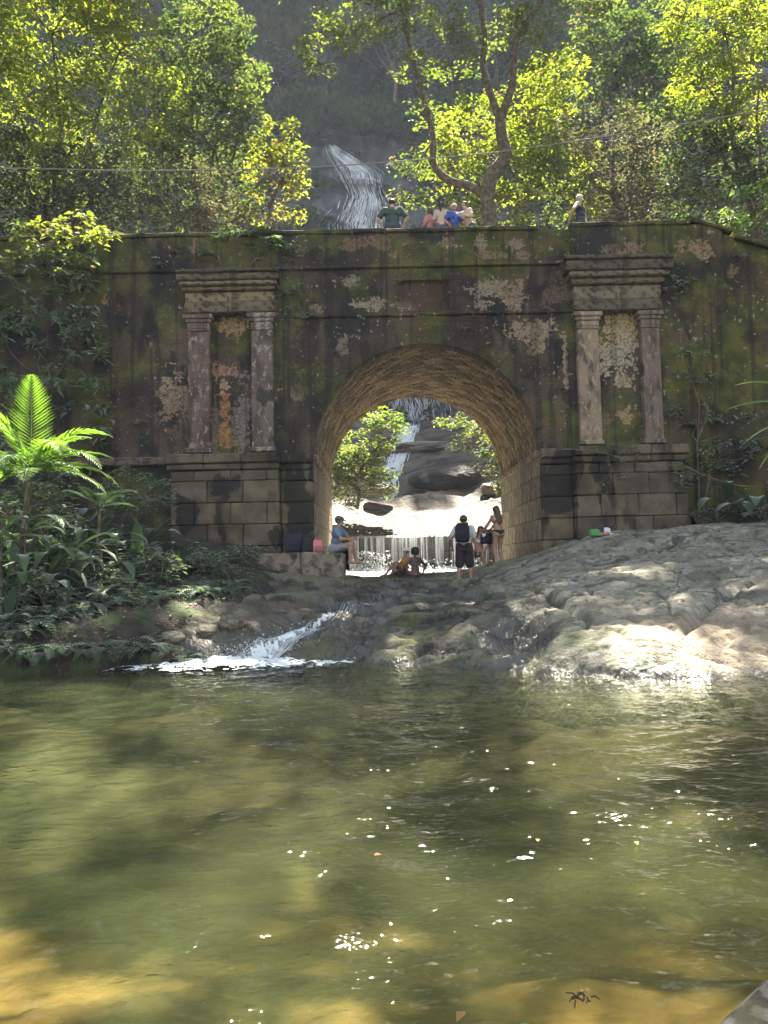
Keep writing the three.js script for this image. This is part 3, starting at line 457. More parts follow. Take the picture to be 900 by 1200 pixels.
for (const [x0, x1, zf] of [[-2.66, AX - AR, 0.2], [AX + AR, 4.9, 0.2], [-5.55, -2.66, 0.52], [4.9, 7.82, 0.52]]) {
  const n = Math.max(1, Math.round((x1 - x0) / 0.98)), w = (x1 - x0) / n;
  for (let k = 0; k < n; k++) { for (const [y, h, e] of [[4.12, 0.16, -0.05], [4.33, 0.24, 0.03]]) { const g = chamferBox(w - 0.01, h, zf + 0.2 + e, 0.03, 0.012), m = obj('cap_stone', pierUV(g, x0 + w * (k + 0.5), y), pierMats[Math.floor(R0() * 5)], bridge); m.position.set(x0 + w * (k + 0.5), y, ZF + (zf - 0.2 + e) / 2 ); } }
}
{ // plain plinth running left of the pedestal
  for (let x = -12; x < -5.6; x += 1.28) { const g = chamferBox(Math.min(1.27, -5.56 - x), 0.22, 0.5, 0.03, 0.02), m = obj('plinth_stone', g, ashlar[4], bridge); m.position.set(x + Math.min(1.27, -5.56 - x) / 2, 4.32, ZF + 0.1); }
}
// pilasters, capitals and entablatures: their weathering comes from the same face texture
const pilTex = (base, spot, seed) => { const t = tex(128, 768, (u, v) => { const x = u * 0.6 + seed, y = v * 3.6; let c = mix3(base, base.map((k) => k * 0.5), ss(-0.2, 0.4, fbm(x * 3, y * 1.1, 4))); c = mix3(c, spot, 0.8 * ss(0.12, 0.34, fbm(x * 7 + 7, y * 3.5, 5) + 0.5 * fbm(x * 24, y * 20, 2))); c = mix3(c, [0.025, 0.022, 0.018], 0.8 * ss(0.16, 0.36, fbm(x * 2.4 + 33, y * 0.9, 4))); return mix3(c, [0.06, 0.07, 0.02], 0.5 * ss(0.2, 0.4, fbm(x * 3 + 50, y * 1.5, 4))); }, true, false); return new THREE.MeshStandardMaterial({ map: t, roughness: 0.95, bumpMap: grainAt(3), bumpScale: 0.015 }); };
const PIL = [[-5.05, -4.49, 8.2, [0.14, 0.09, 0.07], [0.3, 0.25, 0.2]], [-3.39, -2.83, 8.2, [0.15, 0.105, 0.085], [0.32, 0.28, 0.23]], [5.15, 5.72, 8.05, [0.25, 0.185, 0.125], [0.36, 0.28, 0.2]], [6.84, 7.32, 8.05, [0.16, 0.115, 0.09], [0.26, 0.2, 0.15]]];
for (const [k, [x0, x1, yt, base, spot]] of PIL.entries()) {
  const mat = pilTex(base, spot, k * 3.7), w = x1 - x0, cx = (x0 + x1) / 2, h = yt - 0.42 - 4.6, g = chamferBox(w, h, 0.26, 0.02, 0.01);
  const p = g.attributes.position, u = g.attributes.uv; for (let i = 0; i < p.count; i++) u.setXY(i, p.getX(i) / w + 0.5, p.getY(i) / h + 0.5);
  const pil = obj('pilaster', g, mat, bridge); pil.position.set(cx, 4.6 + h / 2, ZF + 0.05);
  const piece = (name, ww, hh, dd, y) => { const q2 = chamferBox(ww, hh, dd, 0.018, 0.008), pp = q2.attributes.position, uu = q2.attributes.uv; for (let i = 0; i < pp.count; i++) uu.setXY(i, pp.getX(i) / ww * 0.9 + 0.5, 0.82 + pp.getY(i) * 0.2); const m = obj(name, q2, mat, pil); m.position.set(0, y - (4.6 + h / 2), 0.02); return m; };
  piece('necking', w + 0.05, 0.06, 0.29, yt - 0.44); piece('capital', w + 0.02, 0.16, 0.28, yt - 0.33); piece('capital', w + 0.1, 0.1, 0.34, yt - 0.2); piece('abacus', w + 0.2, 0.12, 0.4, yt - 0.085); piece('base', w + 0.08, 0.12, 0.32, 4.58);
}
for (const [x0, x1, yb, yt, tone, ex] of [[-5.12, -2.76, 8.2, 9.24, [0.27, 0.21, 0.135], 0.32], [5.08, 7.4, 8.05, 9.42, [0.2, 0.165, 0.115], 0.52]]) {
  const ent = obj('architrave', (() => { const g = chamferBox(x1 - x0, 0.28, 0.36, 0.03, 0.02); return g; })(), stoneMat(tone.map((k) => k * 0.62)), bridge); ent.position.set((x0 + x1) / 2, yb + 0.14, ZF + 0.08);
  const add = (name, w, h, d, y, t) => { const m = obj(name, chamferBox(w, h, d, 0.03, 0.014), stoneMat(t), ent); m.position.set(0, y - yb - 0.14, (d - 0.36) / 2); };
  const H = yt - yb - 0.28, W = x1 - x0;
  add('frieze', W - 0.02, H * 0.36, 0.33, yb + 0.285 + H * 0.18, tone); add('bed_mould', W + ex * 0.25, H * 0.13, 0.46, yb + 0.29 + H * 0.43, tone.map((k) => k * 0.8)); add('bed_mould', W + ex * 0.55, H * 0.13, 0.58, yb + 0.295 + H * 0.565, tone.map((k) => k * 0.9)); add('cornice', W + ex * 0.9, H * 0.24, 0.62, yb + 0.3 + H * 0.755, tone.map((k) => k * 0.5)); add('cornice', W + ex, H * 0.1, 0.68, yb + 0.302 + H * 0.93, [0.09, 0.085, 0.05]);
}
stage('bridge');
// ---------------------------------------------------------------- foliage
const leafMat = new THREE.MeshPhysicalMaterial({ vertexColors: true, roughness: 1, transmission: 0.7, thickness: 0, clearcoat: 0.12, clearcoatRoughness: 0.4, side: THREE.DoubleSide });
const broadMat = new THREE.MeshPhysicalMaterial({ vertexColors: true, roughness: 1, transmission: 0.5, thickness: 0, clearcoat: 0.6, clearcoatRoughness: 0.3, side: THREE.DoubleSide });
const barkT = tex(256, 512, (u, v) => { const a = tfbm(u * 1, v, 6, 5), b = noise2(u * 22, v * 5); let c = mix3([0.085, 0.065, 0.048], [0.19, 0.15, 0.115], ss(-0.3, 0.4, a + 0.25 * b)); return mix3(c, [0.07, 0.085, 0.035], 0.6 * ss(0.05, 0.3, tfbm(u, v + 0.3, 3, 4))); });
const barkMat = new THREE.MeshStandardMaterial({ map: barkT, roughness: 0.95, bumpMap: grainAt(1), bumpScale: 0.03 });
function leaf(g, p, d, up, len, wid, c) {       // a folded blade: base, two sides, tip
  let sx = d.y * up.z - d.z * up.y, sy = d.z * up.x - d.x * up.z, sz = d.x * up.y - d.y * up.x; const l = Math.hypot(sx, sy, sz) || 1; sx *= wid / l; sy *= wid / l; sz *= wid / l;
  const f = wid * 0.35, mx = p.x + d.x * len * 0.45, my = p.y + d.y * len * 0.45, mz = p.z + d.z * len * 0.45;
  const a = g.v(p.x, p.y, p.z, 0, 0, c), b = g.v(mx + sx + up.x * f, my + sy + up.y * f, mz + sz + up.z * f, 1, 0, c), t = g.v(p.x + d.x * len - up.x * len * 0.12, p.y + d.y * len - up.y * len * 0.12, p.z + d.z * len - up.z * len * 0.12, 1, 1, c), e = g.v(mx - sx + up.x * f, my - sy + up.y * f, mz - sz + up.z * f, 0, 1, c);
  g.tri(a, t, b); g.tri(a, e, t);
}
// points that the sun reaches in the photograph: foliage leaves these lines free
const LIT = [[P(780, 768, -10.9), 0.62], [P(745, 752, -11.3), 0.42], [P(815, 778, -10.7), 0.4], [P(30, 500, -13.6), 1.3], [P(20, 560, -13.6), 0.8], [G(30, 1030, -0.55), 0.7], [G(300, 1085, -0.45), 0.5], [G(800, 1115, -0.45), 0.45], [G(140, 1160, -0.4), 0.3], [G(640, 1140, -0.4), 0.25], [G(700, 900, -0.7), 0.6], [G(480, 1125, -0.45), 0.32], [G(15, 950, -0.5), 0.4], [G(230, 850, -0.7), 0.35], [P(70, 290, -19.5), 1.4], [P(885, 395, -15), 0.6], [P(330, 275, -19.6), 0.5], [P(560, 250, -21), 0.4], [P(460, 240, -21), 0.5], [P(680, 240, -21), 0.5]];
const blocksLit = (x, y, z, r = 0) => LIT.some(([t, k]) => { const dx = x - t.x, dy = y - t.y, dz = z - t.z, s = dx * SUN.x + dy * SUN.y + dz * SUN.z; return s > 1.5 && dx * dx + dy * dy + dz * dz - s * s < (k + r) ** 2; });
const _d = V(0, 0, 0), _u = V(0, 0, 0);
function fillBlob(g, b, o, rnd) {               // leaves in sub-clumps through an ellipsoid
  const [rx, ry, rz] = b.r, area = Math.PI * Math.sqrt(rx * ry * (rx * ry + rz * ry + rz * rx) / 3), n = Math.round(area * (o.lai ?? 3) / (o.len * o.wid * 1.1) * (b.k ?? 1)), per = o.per ?? 26, cr = o.clump ?? 0.42;
  for (let k = 0, m = Math.ceil(n / per); k < m; k++) {
    let x, y, z, q; do { x = rnd() * 2 - 1; y = rnd() * 2 - 1; z = rnd() * 2 - 1; q = x * x + y * y + z * z; } while (q > 1 || rnd() > 0.25 + q);
    const cx = b.c.x + x * rx, cy = b.c.y + y * ry, cz = b.c.z + z * rz;
    if (blocksLit(cx, cy, cz, cr * 0.5)) continue;
    if (o.cut && o.cut(cx, cy, cz)) continue;
    const hue = clamp((o.hue ?? 0.5) + (rnd() - 0.5) * 0.9 + noise2(cx * 0.5, cy * 0.5 + cz * 0.3) * 0.4), base = mix3(o.cols[0], o.cols[1], hue), tilt = rnd() * 6.28;
    for (let j = 0; j < per; j++) {
      const th = rnd() * 6.283, ph = Math.acos(2 * rnd() - 1), rr = cr * Math.cbrt(rnd());
      const px = cx + rr * Math.sin(ph) * Math.cos(th), py = cy + rr * 0.6 * Math.cos(ph), pz = cz + rr * Math.sin(ph) * Math.sin(th);
      const a = rnd() * 6.283; _d.set(Math.cos(a), (rnd() - 0.62) * (o.droop ?? 1), Math.sin(a)).normalize();
      _u.set((rnd() - 0.5) * 1.3 + 0.3 * Math.cos(tilt), 0.55 + rnd() * 0.6, (rnd() - 0.5) * 1.3 + 0.3 * Math.sin(tilt)); _u.addScaledVector(_d, -_u.dot(_d)).normalize();
      const s = 0.7 + rnd() * 0.6, f = 0.72 + rnd() * 0.56, dead = rnd() < (o.dead ?? 0.01);
      leaf(g, { x: px, y: py, z: pz }, _d, _u, o.len * s, o.wid * 0.5 * s, dead ? [0.2 * f, 0.1 * f, 0.04 * f] : [base[0] * f, base[1] * f, base[2] * f]);
    }
  }
}
const wob = (a, b, n, amp, rnd) => { const o = []; for (let k = 0; k <= n; k++) { const t = k / n, p = a.clone().lerp(b, t), e = Math.sin(t * Math.PI) * amp; o.push(p.add(V((rnd() - 0.5) * e, (rnd() - 0.3) * e * 0.6, (rnd() - 0.5) * e))); } return o; };
const GREEN = [[0.045, 0.078, 0.014], [0.115, 0.15, 0.02]], LIME = [[0.12, 0.17, 0.012], [0.25, 0.285, 0.02]], DARK = [[0.028, 0.05, 0.013], [0.07, 0.1, 0.02]], OLIVE = [[0.06, 0.07, 0.026], [0.11, 0.105, 0.036]], YELL = [[0.13, 0.16, 0.012], [0.26, 0.22, 0.02]];
const B = (px, py, z, rx, ry = rx, rz, k = 1) => { const s = -z / 901; return { c: P(px, py, z), r: [rx * s, ry * s, (rz ?? (rx + ry) / 2) * s], k }; };
let treeSeed = 100;
function blobTree(name, label, category, base, blobs, o, group) {
  if (o.len < 0.25 && base.z < -22) o = { ...o, len: o.len * 1.15, wid: o.wid * 1.15, lai: (o.lai ?? 3) * 1.35 };
  const rnd = rngOf(treeSeed++), t = thing(name, label, category, [base.x, base.y, base.z], 0, group), w = new GB(), g = new GB(), tr = o.trunk ?? 0.16;
  const mid = blobs.reduce((s, b) => s.add(b.c), V(0, 0, 0)).divideScalar(blobs.length), fork = base.clone().lerp(mid, o.fork ?? 0.55); fork.x = lerp(fork.x, base.x, 0.4);
  if (o.paths) for (const [pts, r0, r1] of o.paths) { const c = new THREE.CatmullRomCurve3(pts).getPoints(pts.length * 4); w.tube(c, c.map((_, i) => lerp(r0, r1, i / (c.length - 1)) * (1 + 0.12 * (rnd() - 0.5))), 9); }
  else { const c = new THREE.CatmullRomCurve3(wob(base.clone().add(V(0, -0.4, 0)), fork, 4, tr * 4, rnd)).getPoints(14); w.tube(c, c.map((_, i) => tr * lerp(1.15, 0.75, i / 14)), 9); }
  for (const b of blobs) {
    const from = o.paths ? o.paths[Math.floor(rnd() * o.paths.length)][0].at(-1) : fork;
    if (!o.nolimb && from.distanceTo(b.c) < (o.reach ?? 9)) { const c = new THREE.CatmullRomCurve3(wob(from, b.c, 4, 0.7, rnd)).getPoints(9); w.tube(c, c.map((_, i) => tr * lerp(0.6, 0.12, i / 9)), 6); }
    for (let k = 0; k < (o.twigs ?? 7); k++) { const e = b.c.clone().add(V((rnd() * 2 - 1) * b.r[0], (rnd() * 2 - 1) * b.r[1], (rnd() * 2 - 1) * b.r[2]).multiplyScalar(0.8)); w.tube(wob(b.c, e, 3, 0.3, rnd), [tr * 0.16, tr * 0.12, tr * 0.08, tr * 0.03], 4); }
    fillBlob(g, b, o, rnd);
  }
  const rel = (q) => { const ge = q.build(); ge.translate(-base.x, -base.y, -base.z); return ge; };
  obj(o.stemName ?? 'trunk', rel(w), barkMat, t); obj(o.crownName ?? 'crown', rel(g), o.mat ?? leafMat, t);
  return t;
}
const at = (px, py, z) => P(px, py, z);
const onHill = (px, z) => { const p = P(px, 300, z); return V(p.x, z > -27 ? Math.max(hillH(p.x, -27), 1.5) : hillH(p.x, z), z); };
// --- left of the falls
blobTree('feathery_tree', 'large feathery yellow-green tree filling the slope left of the falls', 'tree', onHill(70, -28), [B(60, 40, -28, 85, 60), B(140, 60, -28.5, 60, 55), B(20, 130, -27.5, 80, 60), B(110, 140, -27.5, 80, 50), B(185, 120, -28.5, 40, 45), B(60, 200, -27, 70, 40, 60, 0.7), B(-40, 60, -28, 80, 80), B(40, -30, -28.5, 100, 50), B(130, -5, -29, 40, 35)], { cols: LIME, len: 0.19, wid: 0.065, lai: 2.6, droop: 1.3, trunk: 0.22, hue: 0.55 });
blobTree('round_tree', 'rounded green tree behind the bridge with forked trunk, left of the falls', 'tree', onHill(232, -32), [B(240, 30, -32, 58, 42), B(205, 75, -32, 40, 40), B(270, 85, -32, 42, 50), B(225, 125, -31.5, 50, 40), B(285, 140, -31.5, 30, 34), B(250, 175, -31, 60, 34), B(190, 175, -31, 36, 30)], { cols: [[0.05, 0.085, 0.014], [0.12, 0.16, 0.02]], len: 0.17, wid: 0.09, lai: 3.2, trunk: 0.26, hue: 0.45 });
blobTree('young_tree', 'small yellow tree with reddish new leaves on the parapet edge', 'tree', at(318, 285, -28), [B(325, 160, -28, 27, 28), B(300, 195, -28, 26, 28), B(345, 205, -28, 20, 30), B(318, 240, -27.8, 44, 26), B(335, 180, -28, 25, 22)], { cols: [[0.13, 0.17, 0.012], [0.25, 0.25, 0.02]], len: 0.17, wid: 0.085, lai: 1.9, trunk: 0.09, hue: 0.5, dead: 0.05 });
blobTree('dark_shrub', 'dark glossy shrub behind the parapet under the feathery tree', 'shrub', at(60, 300, -27.8), [B(30, 200, -27, 60, 50), B(100, 215, -27, 50, 45), B(20, 250, -26.9, 50, 30), B(90, 255, -27, 60, 26)], { cols: DARK, len: 0.18, wid: 0.08, lai: 2.6, trunk: 0.1, hue: 0.5 });
blobTree('understory_shrub', 'grey-green twiggy shrub behind the parapet below the round tree', 'shrub', at(200, 300, -28), [B(170, 210, -27.6, 45, 40, 40, 0.8), B(235, 225, -27.6, 50, 36, 40, 0.8), B(180, 250, -27.2, 60, 22), B(265, 250, -27.2, 40, 22)], { cols: OLIVE, len: 0.14, wid: 0.06, lai: 2, trunk: 0.07, hue: 0.6, twigs: 16 });
blobTree('understory_tree', 'mid-green bushy tree filling the gap between the feathery tree and the round tree', 'tree', onHill(190, -35), [B(110, 170, -34, 60, 44), B(190, 200, -34, 60, 44), B(265, 215, -34, 50, 40), B(150, 235, -33.5, 70, 30), B(240, 250, -33.5, 60, 24), B(40, 230, -33.5, 60, 40)], { cols: [[0.05, 0.08, 0.014], [0.11, 0.145, 0.02]], len: 0.19, wid: 0.09, lai: 2.6, trunk: 0.14, hue: 0.5 });
blobTree('understory_tree', 'mid-green bushy tree behind the brown bush on the right slope', 'tree', onHill(800, -35), [B(770, 160, -34, 50, 44), B(830, 190, -34, 60, 44), B(720, 210, -34, 50, 40), B(790, 240, -33.5, 70, 30), B(890, 220, -33.5, 50, 50), B(680, 240, -33.5, 40, 26)], { cols: [[0.045, 0.075, 0.014], [0.10, 0.14, 0.02]], len: 0.19, wid: 0.09, lai: 2.4, trunk: 0.14, hue: 0.5 });
// --- the crooked tree beside the people on the bridge
{
  const z = -27.6, m = (l) => l.map(([x, y]) => P(x, y, z));
  blobTree('crooked_tree', 'crooked forked tree rising behind the people on the bridge', 'tree', at(576, 300, z), [B(490, 90, z, 34, 24, 30, 0.5), B(500, 135, z, 20, 18, 20, 0.7), B(487, 195, z, 24, 20, 20, 0.9), B(480, 225, z, 20, 14, 16, 0.8), B(500, 238, z, 14, 8, 10, 0.7), B(545, 130, z, 30, 26, 26, 0.6), B(540, 60, z, 40, 34, 30, 0.55), B(600, 30, z, 50, 26, 30, 0.7), B(640, 60, z, 34, 30, 26, 0.55), B(385, 45, -26.8, 44, 28, 26, 0.75), B(440, 20, -26.8, 48, 32, 26, 0.75), B(375, 75, -26.8, 26, 12, 16, 0.8), B(680, 5, z, 40, 30, 30, 0.8), B(490, 5, z, 50, 24, 26, 0.6), B(560, 215, z, 22, 18, 16, 0.3)],
    { cols: [[0.07, 0.11, 0.014], [0.155, 0.19, 0.024]], len: 0.16, wid: 0.08, lai: 2.4, trunk: 0.1, nolimb: true, twigs: 9,
      paths: [[m([[576, 300], [575, 262], [571, 228], [577, 205], [592, 182], [588, 160], [586, 140]]), 0.3, 0.2], [m([[586, 140], [600, 100], [604, 50], [622, 20], [650, -20]]), 0.16, 0.08], [m([[586, 140], [575, 110], [566, 75], [568, 40], [560, -10]]), 0.15, 0.08], [m([[570, 228], [548, 217], [526, 211], [508, 192], [508, 165], [498, 120], [482, 60], [470, 10]]), 0.17, 0.07], [m([[470, 10], [440, 25], [400, 45], [372, 60]]), 0.06, 0.02], [m([[508, 165], [495, 185], [485, 215]]), 0.05, 0.015]] });
}
// --- right of the falls
blobTree('bright_tree', 'bright lime tree behind the crooked tree', 'tree', onHill(620, -31), [B(560, 150, -31, 50, 40), B(620, 130, -31, 50, 50), B(600, 200, -30.5, 60, 40), B(655, 185, -30.5, 45, 45), B(530, 195, -31, 40, 34), B(575, 245, -30, 70, 26), B(650, 100, -31.5, 40, 36), B(675, 240, -30, 50, 26)], { cols: LIME, len: 0.17, wid: 0.085, lai: 2.8, trunk: 0.15, hue: 0.5 });
blobTree('brown_shrub', 'dull brownish bush with dark trunk behind the old man on the parapet', 'shrub', at(725, 300, -27.8), [B(705, 150, -27.6, 50, 34, 40, 0.9), B(745, 175, -27.6, 46, 40, 40, 0.9), B(690, 205, -27.4, 50, 36, 40, 0.8), B(750, 225, -27.4, 52, 34, 40, 0.9), B(725, 255, -27.2, 70, 16, 30, 0.8)], { cols: OLIVE, len: 0.15, wid: 0.07, lai: 2.3, trunk: 0.15, twigs: 18, hue: 0.45 });
blobTree('tall_slope_tree', 'tall dark green tree high on the right slope above the brown bush', 'tree', onHill(740, -38), [B(720, 60, -38, 50, 40), B(690, 95, -37.5, 40, 34), B(770, 40, -38, 46, 40), B(755, 95, -37.5, 50, 40), B(790, 110, -37, 36, 40), B(700, 20, -38.5, 40, 30)], { cols: GREEN, len: 0.22, wid: 0.11, lai: 3, trunk: 0.25, hue: 0.5 });
blobTree('feathery_tree', 'feathery yellow-green tree leaning in over the right end of the bridge', 'tree', onHill(900, -29), [B(850, 40, -29, 50, 40), B(890, 100, -28.5, 55, 45), B(820, 90, -29.5, 40, 34), B(880, 10, -29.5, 60, 40), B(945, 60, -29, 60, 70), B(800, 20, -30, 30, 30), B(850, 140, -29, 44, 26)], { cols: LIME, len: 0.2, wid: 0.065, lai: 2.5, droop: 1.3, trunk: 0.22, hue: 0.6 });
blobTree('dark_shrub', 'dark shrub with pale dead stems behind the right end of the parapet', 'shrub', at(850, 300, -27.6), [B(820, 160, -28, 40, 36), B(870, 185, -28, 50, 36), B(800, 215, -27.6, 44, 36), B(855, 235, -27.4, 50, 30), B(920, 220, -27.4, 50, 50)], { cols: DARK, len: 0.17, wid: 0.075, lai: 2.3, trunk: 0.08, twigs: 16, hue: 0.6 });
blobTree('leafy_bush', 'bright green bush spilling over the sloping right end of the wall', 'bush', at(880, 300, -21.2), [B(880, 250, -21.3, 30, 26), B(860, 262, -21.3, 22, 14), B(905, 235, -21.4, 26, 34), B(895, 275, -21, 22, 12)], { cols: [[0.05, 0.10, 0.014], [0.12, 0.19, 0.026]], len: 0.2, wid: 0.11, lai: 2.4, trunk: 0.05, hue: 0.5, clump: 0.3 });
// --- beyond the arch
blobTree('leafy_bush', 'sunlit yellow-green bush beyond the arch, left of the stream', 'bush', at(418, 585, -31.5), [B(445, 505, -31.5, 30, 28), B(418, 530, -31.3, 34, 30), B(400, 560, -31, 26, 26), B(440, 545, -31.3, 28, 26), B(395, 520, -31, 24, 30), B(452, 490, -31.6, 16, 14), B(380, 545, -31, 26, 34), B(405, 575, -30.8, 34, 20), B(440, 572, -31, 24, 16), B(425, 555, -31.2, 36, 24)], { cols: [[0.09, 0.15, 0.012], [0.2, 0.24, 0.02]], len: 0.15, wid: 0.075, lai: 2.8, trunk: 0.07, hue: 0.35, clump: 0.3 });
blobTree('leafy_bush', 'sunlit bush beyond the arch, right of the stream above the dark boulder', 'bush', at(590, 575, -31.5), [B(535, 498, -31.5, 22, 18, 18, 0.8), B(560, 510, -31.5, 22, 22, 20, 0.8), B(545, 520, -31.4, 14, 12), B(585, 520, -31.2, 26, 30), B(580, 550, -31, 24, 22, 20, 0.8), B(600, 560, -31, 24, 24)], { cols: [[0.08, 0.13, 0.014], [0.18, 0.2, 0.025]], len: 0.16, wid: 0.075, lai: 2.4, trunk: 0.07, hue: 0.5, clump: 0.3 });
// --- tall trees whose crowns close over the pool, above the frame
{
  const rnd = rngOf(77), crowns = [[], [], [], []];
  for (let gx = -12; gx <= 15; gx += 3.1) for (let gz = -30.5; gz <= -10; gz += 3.1) {
    if (rnd() < 0.015) continue;
    const c = V(gx + (rnd() - 0.5) * 2.4, 25.5 + rnd() * 4 + (gz < -23 ? 1.5 : 0), gz + (rnd() - 0.5) * 2.4), r = 2.0 + rnd() * 0.9;
    crowns[(c.x < 1.5 ? 0 : 1) + (gz > -16 && Math.abs(gx - 1) > 8 ? 2 : 0)].push({ c, r: [r, r * 0.55, r], k: 1 });
  }
  [[V(-18.5, 8, -25), 'tall forest tree on the left slope reaching over the pool'], [V(18, 8, -25), 'tall forest tree on the right slope reaching over the pool'], [V(-18, 4, -8), 'tall forest tree on the valley side left of the pool'], [V(17, 3.5, -8), 'tall forest tree on the valley side right of the pool']].forEach(([base, label], i) =>
    blobTree('tall_tree', label, 'tree', base, crowns[i], { cols: GREEN, len: 0.3, wid: 0.16, lai: 6.2, clump: 0.55, trunk: 0.45, fork: 0.8, reach: 30, twigs: 4 }));
}
// --- forest on the cliff top and the far slopes: copies of three kinds
{
  const kinds = [];
  for (let k = 0; k < 3; k++) {
    const rnd = rngOf(900 + k), bl = []; for (let i = 0; i < 9; i++) { const a = rnd() * 6.28, r = 2.2 * Math.sqrt(rnd()); bl.push({ c: V(Math.cos(a) * r, 5.5 + rnd() * 4, Math.sin(a) * r), r: [1.5 + rnd(), 1.1 + rnd() * 0.7, 1.5 + rnd()] }); }
    const save = LIT.splice(0); const t = blobTree('slope_tree', ['blackish-green forest tree on the steep hazy slope above the cliff', 'fresher green forest tree on the steep hazy slope above the cliff', 'dull olive forest tree on the steep hazy slope above the cliff'][k], 'tree', V(0, 0, 0), bl, { cols: [DARK, GREEN, [[0.03, 0.05, 0.02], [0.07, 0.085, 0.03]]][k], len: 0.42, wid: 0.22, lai: 2.8, clump: 0.6, trunk: 0.18, twigs: 2, per: 20, hue: 0.4 }, 'forest trees on the slope above the cliff'); LIT.push(...save); kinds.push(t);
  }
  const rnd = rngOf(31), spots = [];
  for (let k = 0; k < 900 && spots.length < 130; k++) {
    const z = -60 - Math.pow(rnd(), 1.2) * 34, x = (rnd() * 2 - 1) * (26 + (-z - 60) * 0.62), y = hillH(x, z);
    if (z > -64 && Math.abs(x + 3.3) < 2.6) continue;
    if (spots.some((s) => Math.hypot(s[0] - x, s[2] - z) < 2.6)) continue;
    spots.push([x, y, z]);
  }
  for (let k = 0; k < 60; k++) { const s = rnd() < 0.5 ? -1 : 1, z = -46 - rnd() * 12, x = 1 + s * (12 + rnd() * 16); if (Math.abs(x) > -z * 0.62) continue; spots.push([x, hillH(x, z), z]); }
  for (const [x, z] of [[1.5, -62.6], [4.5, -62.2], [7.5, -62.6], [10.5, -62.4], [-7.5, -62.5], [3, -65], [6.2, -65.5], [9, -65]]) spots.push([x, Math.max(hillH(x, z), 36.5), z]);
  spots.forEach(([x, y, z], i) => {
    let t = kinds[i % 3]; if (i >= 3) { t = t.clone(); t.name = numbered('slope_tree'); scene.add(t); t.userData = { ...t.userData }; }
    const s = 0.75 + rnd() * 0.45; t.position.set(x, y - 0.6, z); t.rotation.y = rnd() * 6.28; t.scale.set(s, s * (0.9 + rnd() * 0.3), s);
    if (z > -59) { t.userData.label = ['blackish-green', 'fresh green', 'dull olive'][i % 3] + ' forest tree on the valley side between the bridge and the falls'; t.userData.group = 'forest trees on the valley sides'; }
  });
  // low growth that covers the slopes
  const tuft = new GB(); for (let k = 0; k < 70; k++) { const a = rnd() * 6.28, r = 0.7 * Math.sqrt(rnd()); _d.set(Math.cos(a), 0.2 + rnd() * 0.5, Math.sin(a)).normalize(); _u.set(rnd() - 0.5, 1, rnd() - 0.5).normalize(); const f = 0.7 + rnd() * 0.6; leaf(tuft, { x: Math.cos(a) * r, y: rnd() * 0.9, z: Math.sin(a) * r }, _d, _u, 0.4 + rnd() * 0.2, 0.09 + rnd() * 0.05, [0.06 * f, 0.1 * f, 0.022 * f]); }
  const N = 15000, im = new THREE.InstancedMesh(tuft.build(), leafMat, N), M = new THREE.Matrix4(), Q = new THREE.Quaternion(), col = new THREE.Color(); let n = 0;
  while (n < N) { const z = rnd() < 0.5 ? -60.5 - rnd() * 30 : -27 - Math.pow(rnd(), 1.3) * 80, x = 1 + (rnd() * 2 - 1) * Math.min(60, 16 - z * 0.5); if (Math.abs(x - 1) < 8.5 && z > -62) continue; const y = hillH(x, z), s = 0.8 + rnd() * 1.1 + (z < -60 ? 0.7 : 0); M.compose(V(x, y - 0.1, z), Q.setFromAxisAngle(V(0, 1, 0), rnd() * 6.28), V(s, s, s)); im.setMatrixAt(n, M); im.setColorAt(n, col.setRGB(0.7 + rnd() * 0.8, 0.7 + rnd() * 0.6, 0.7 + rnd() * 0.5)); n++; }
  // and clings to the cliff, beside the falls
  for (let k = 0; k < 1500; k++) { const x = -28 + rnd() * 56, y = rnd() < 0.4 ? 36.5 + rnd() * 2.5 : 11 + rnd() * 27; if (x > -6.5 && x < 6.5 && y < 36.5 && !(x < -5 || x > 3)) continue; if (Math.abs(x + 3.3) < 1 && y > 33) continue; if (y < 36 && fbm(x * 0.3, y * 0.3, 3) < 0.02) continue; const s = 0.7 + rnd() * 1.2; M.compose(V(x, y - 0.3, cliffZ(x, clamp(y, 9, 38.4)) + 0.2), Q.setFromAxisAngle(V(0, 1, 0), rnd() * 6.28), V(s, s, s)); im.setMatrixAt(Math.floor(rnd() * N), M); }
  im.name = 'undergrowth'; im.userData = { kind: 'stuff', label: 'low leafy undergrowth covering the forest slopes', category: 'undergrowth' }; im.castShadow = im.receiveShadow = true; scene.add(im);
}
stage('trees');
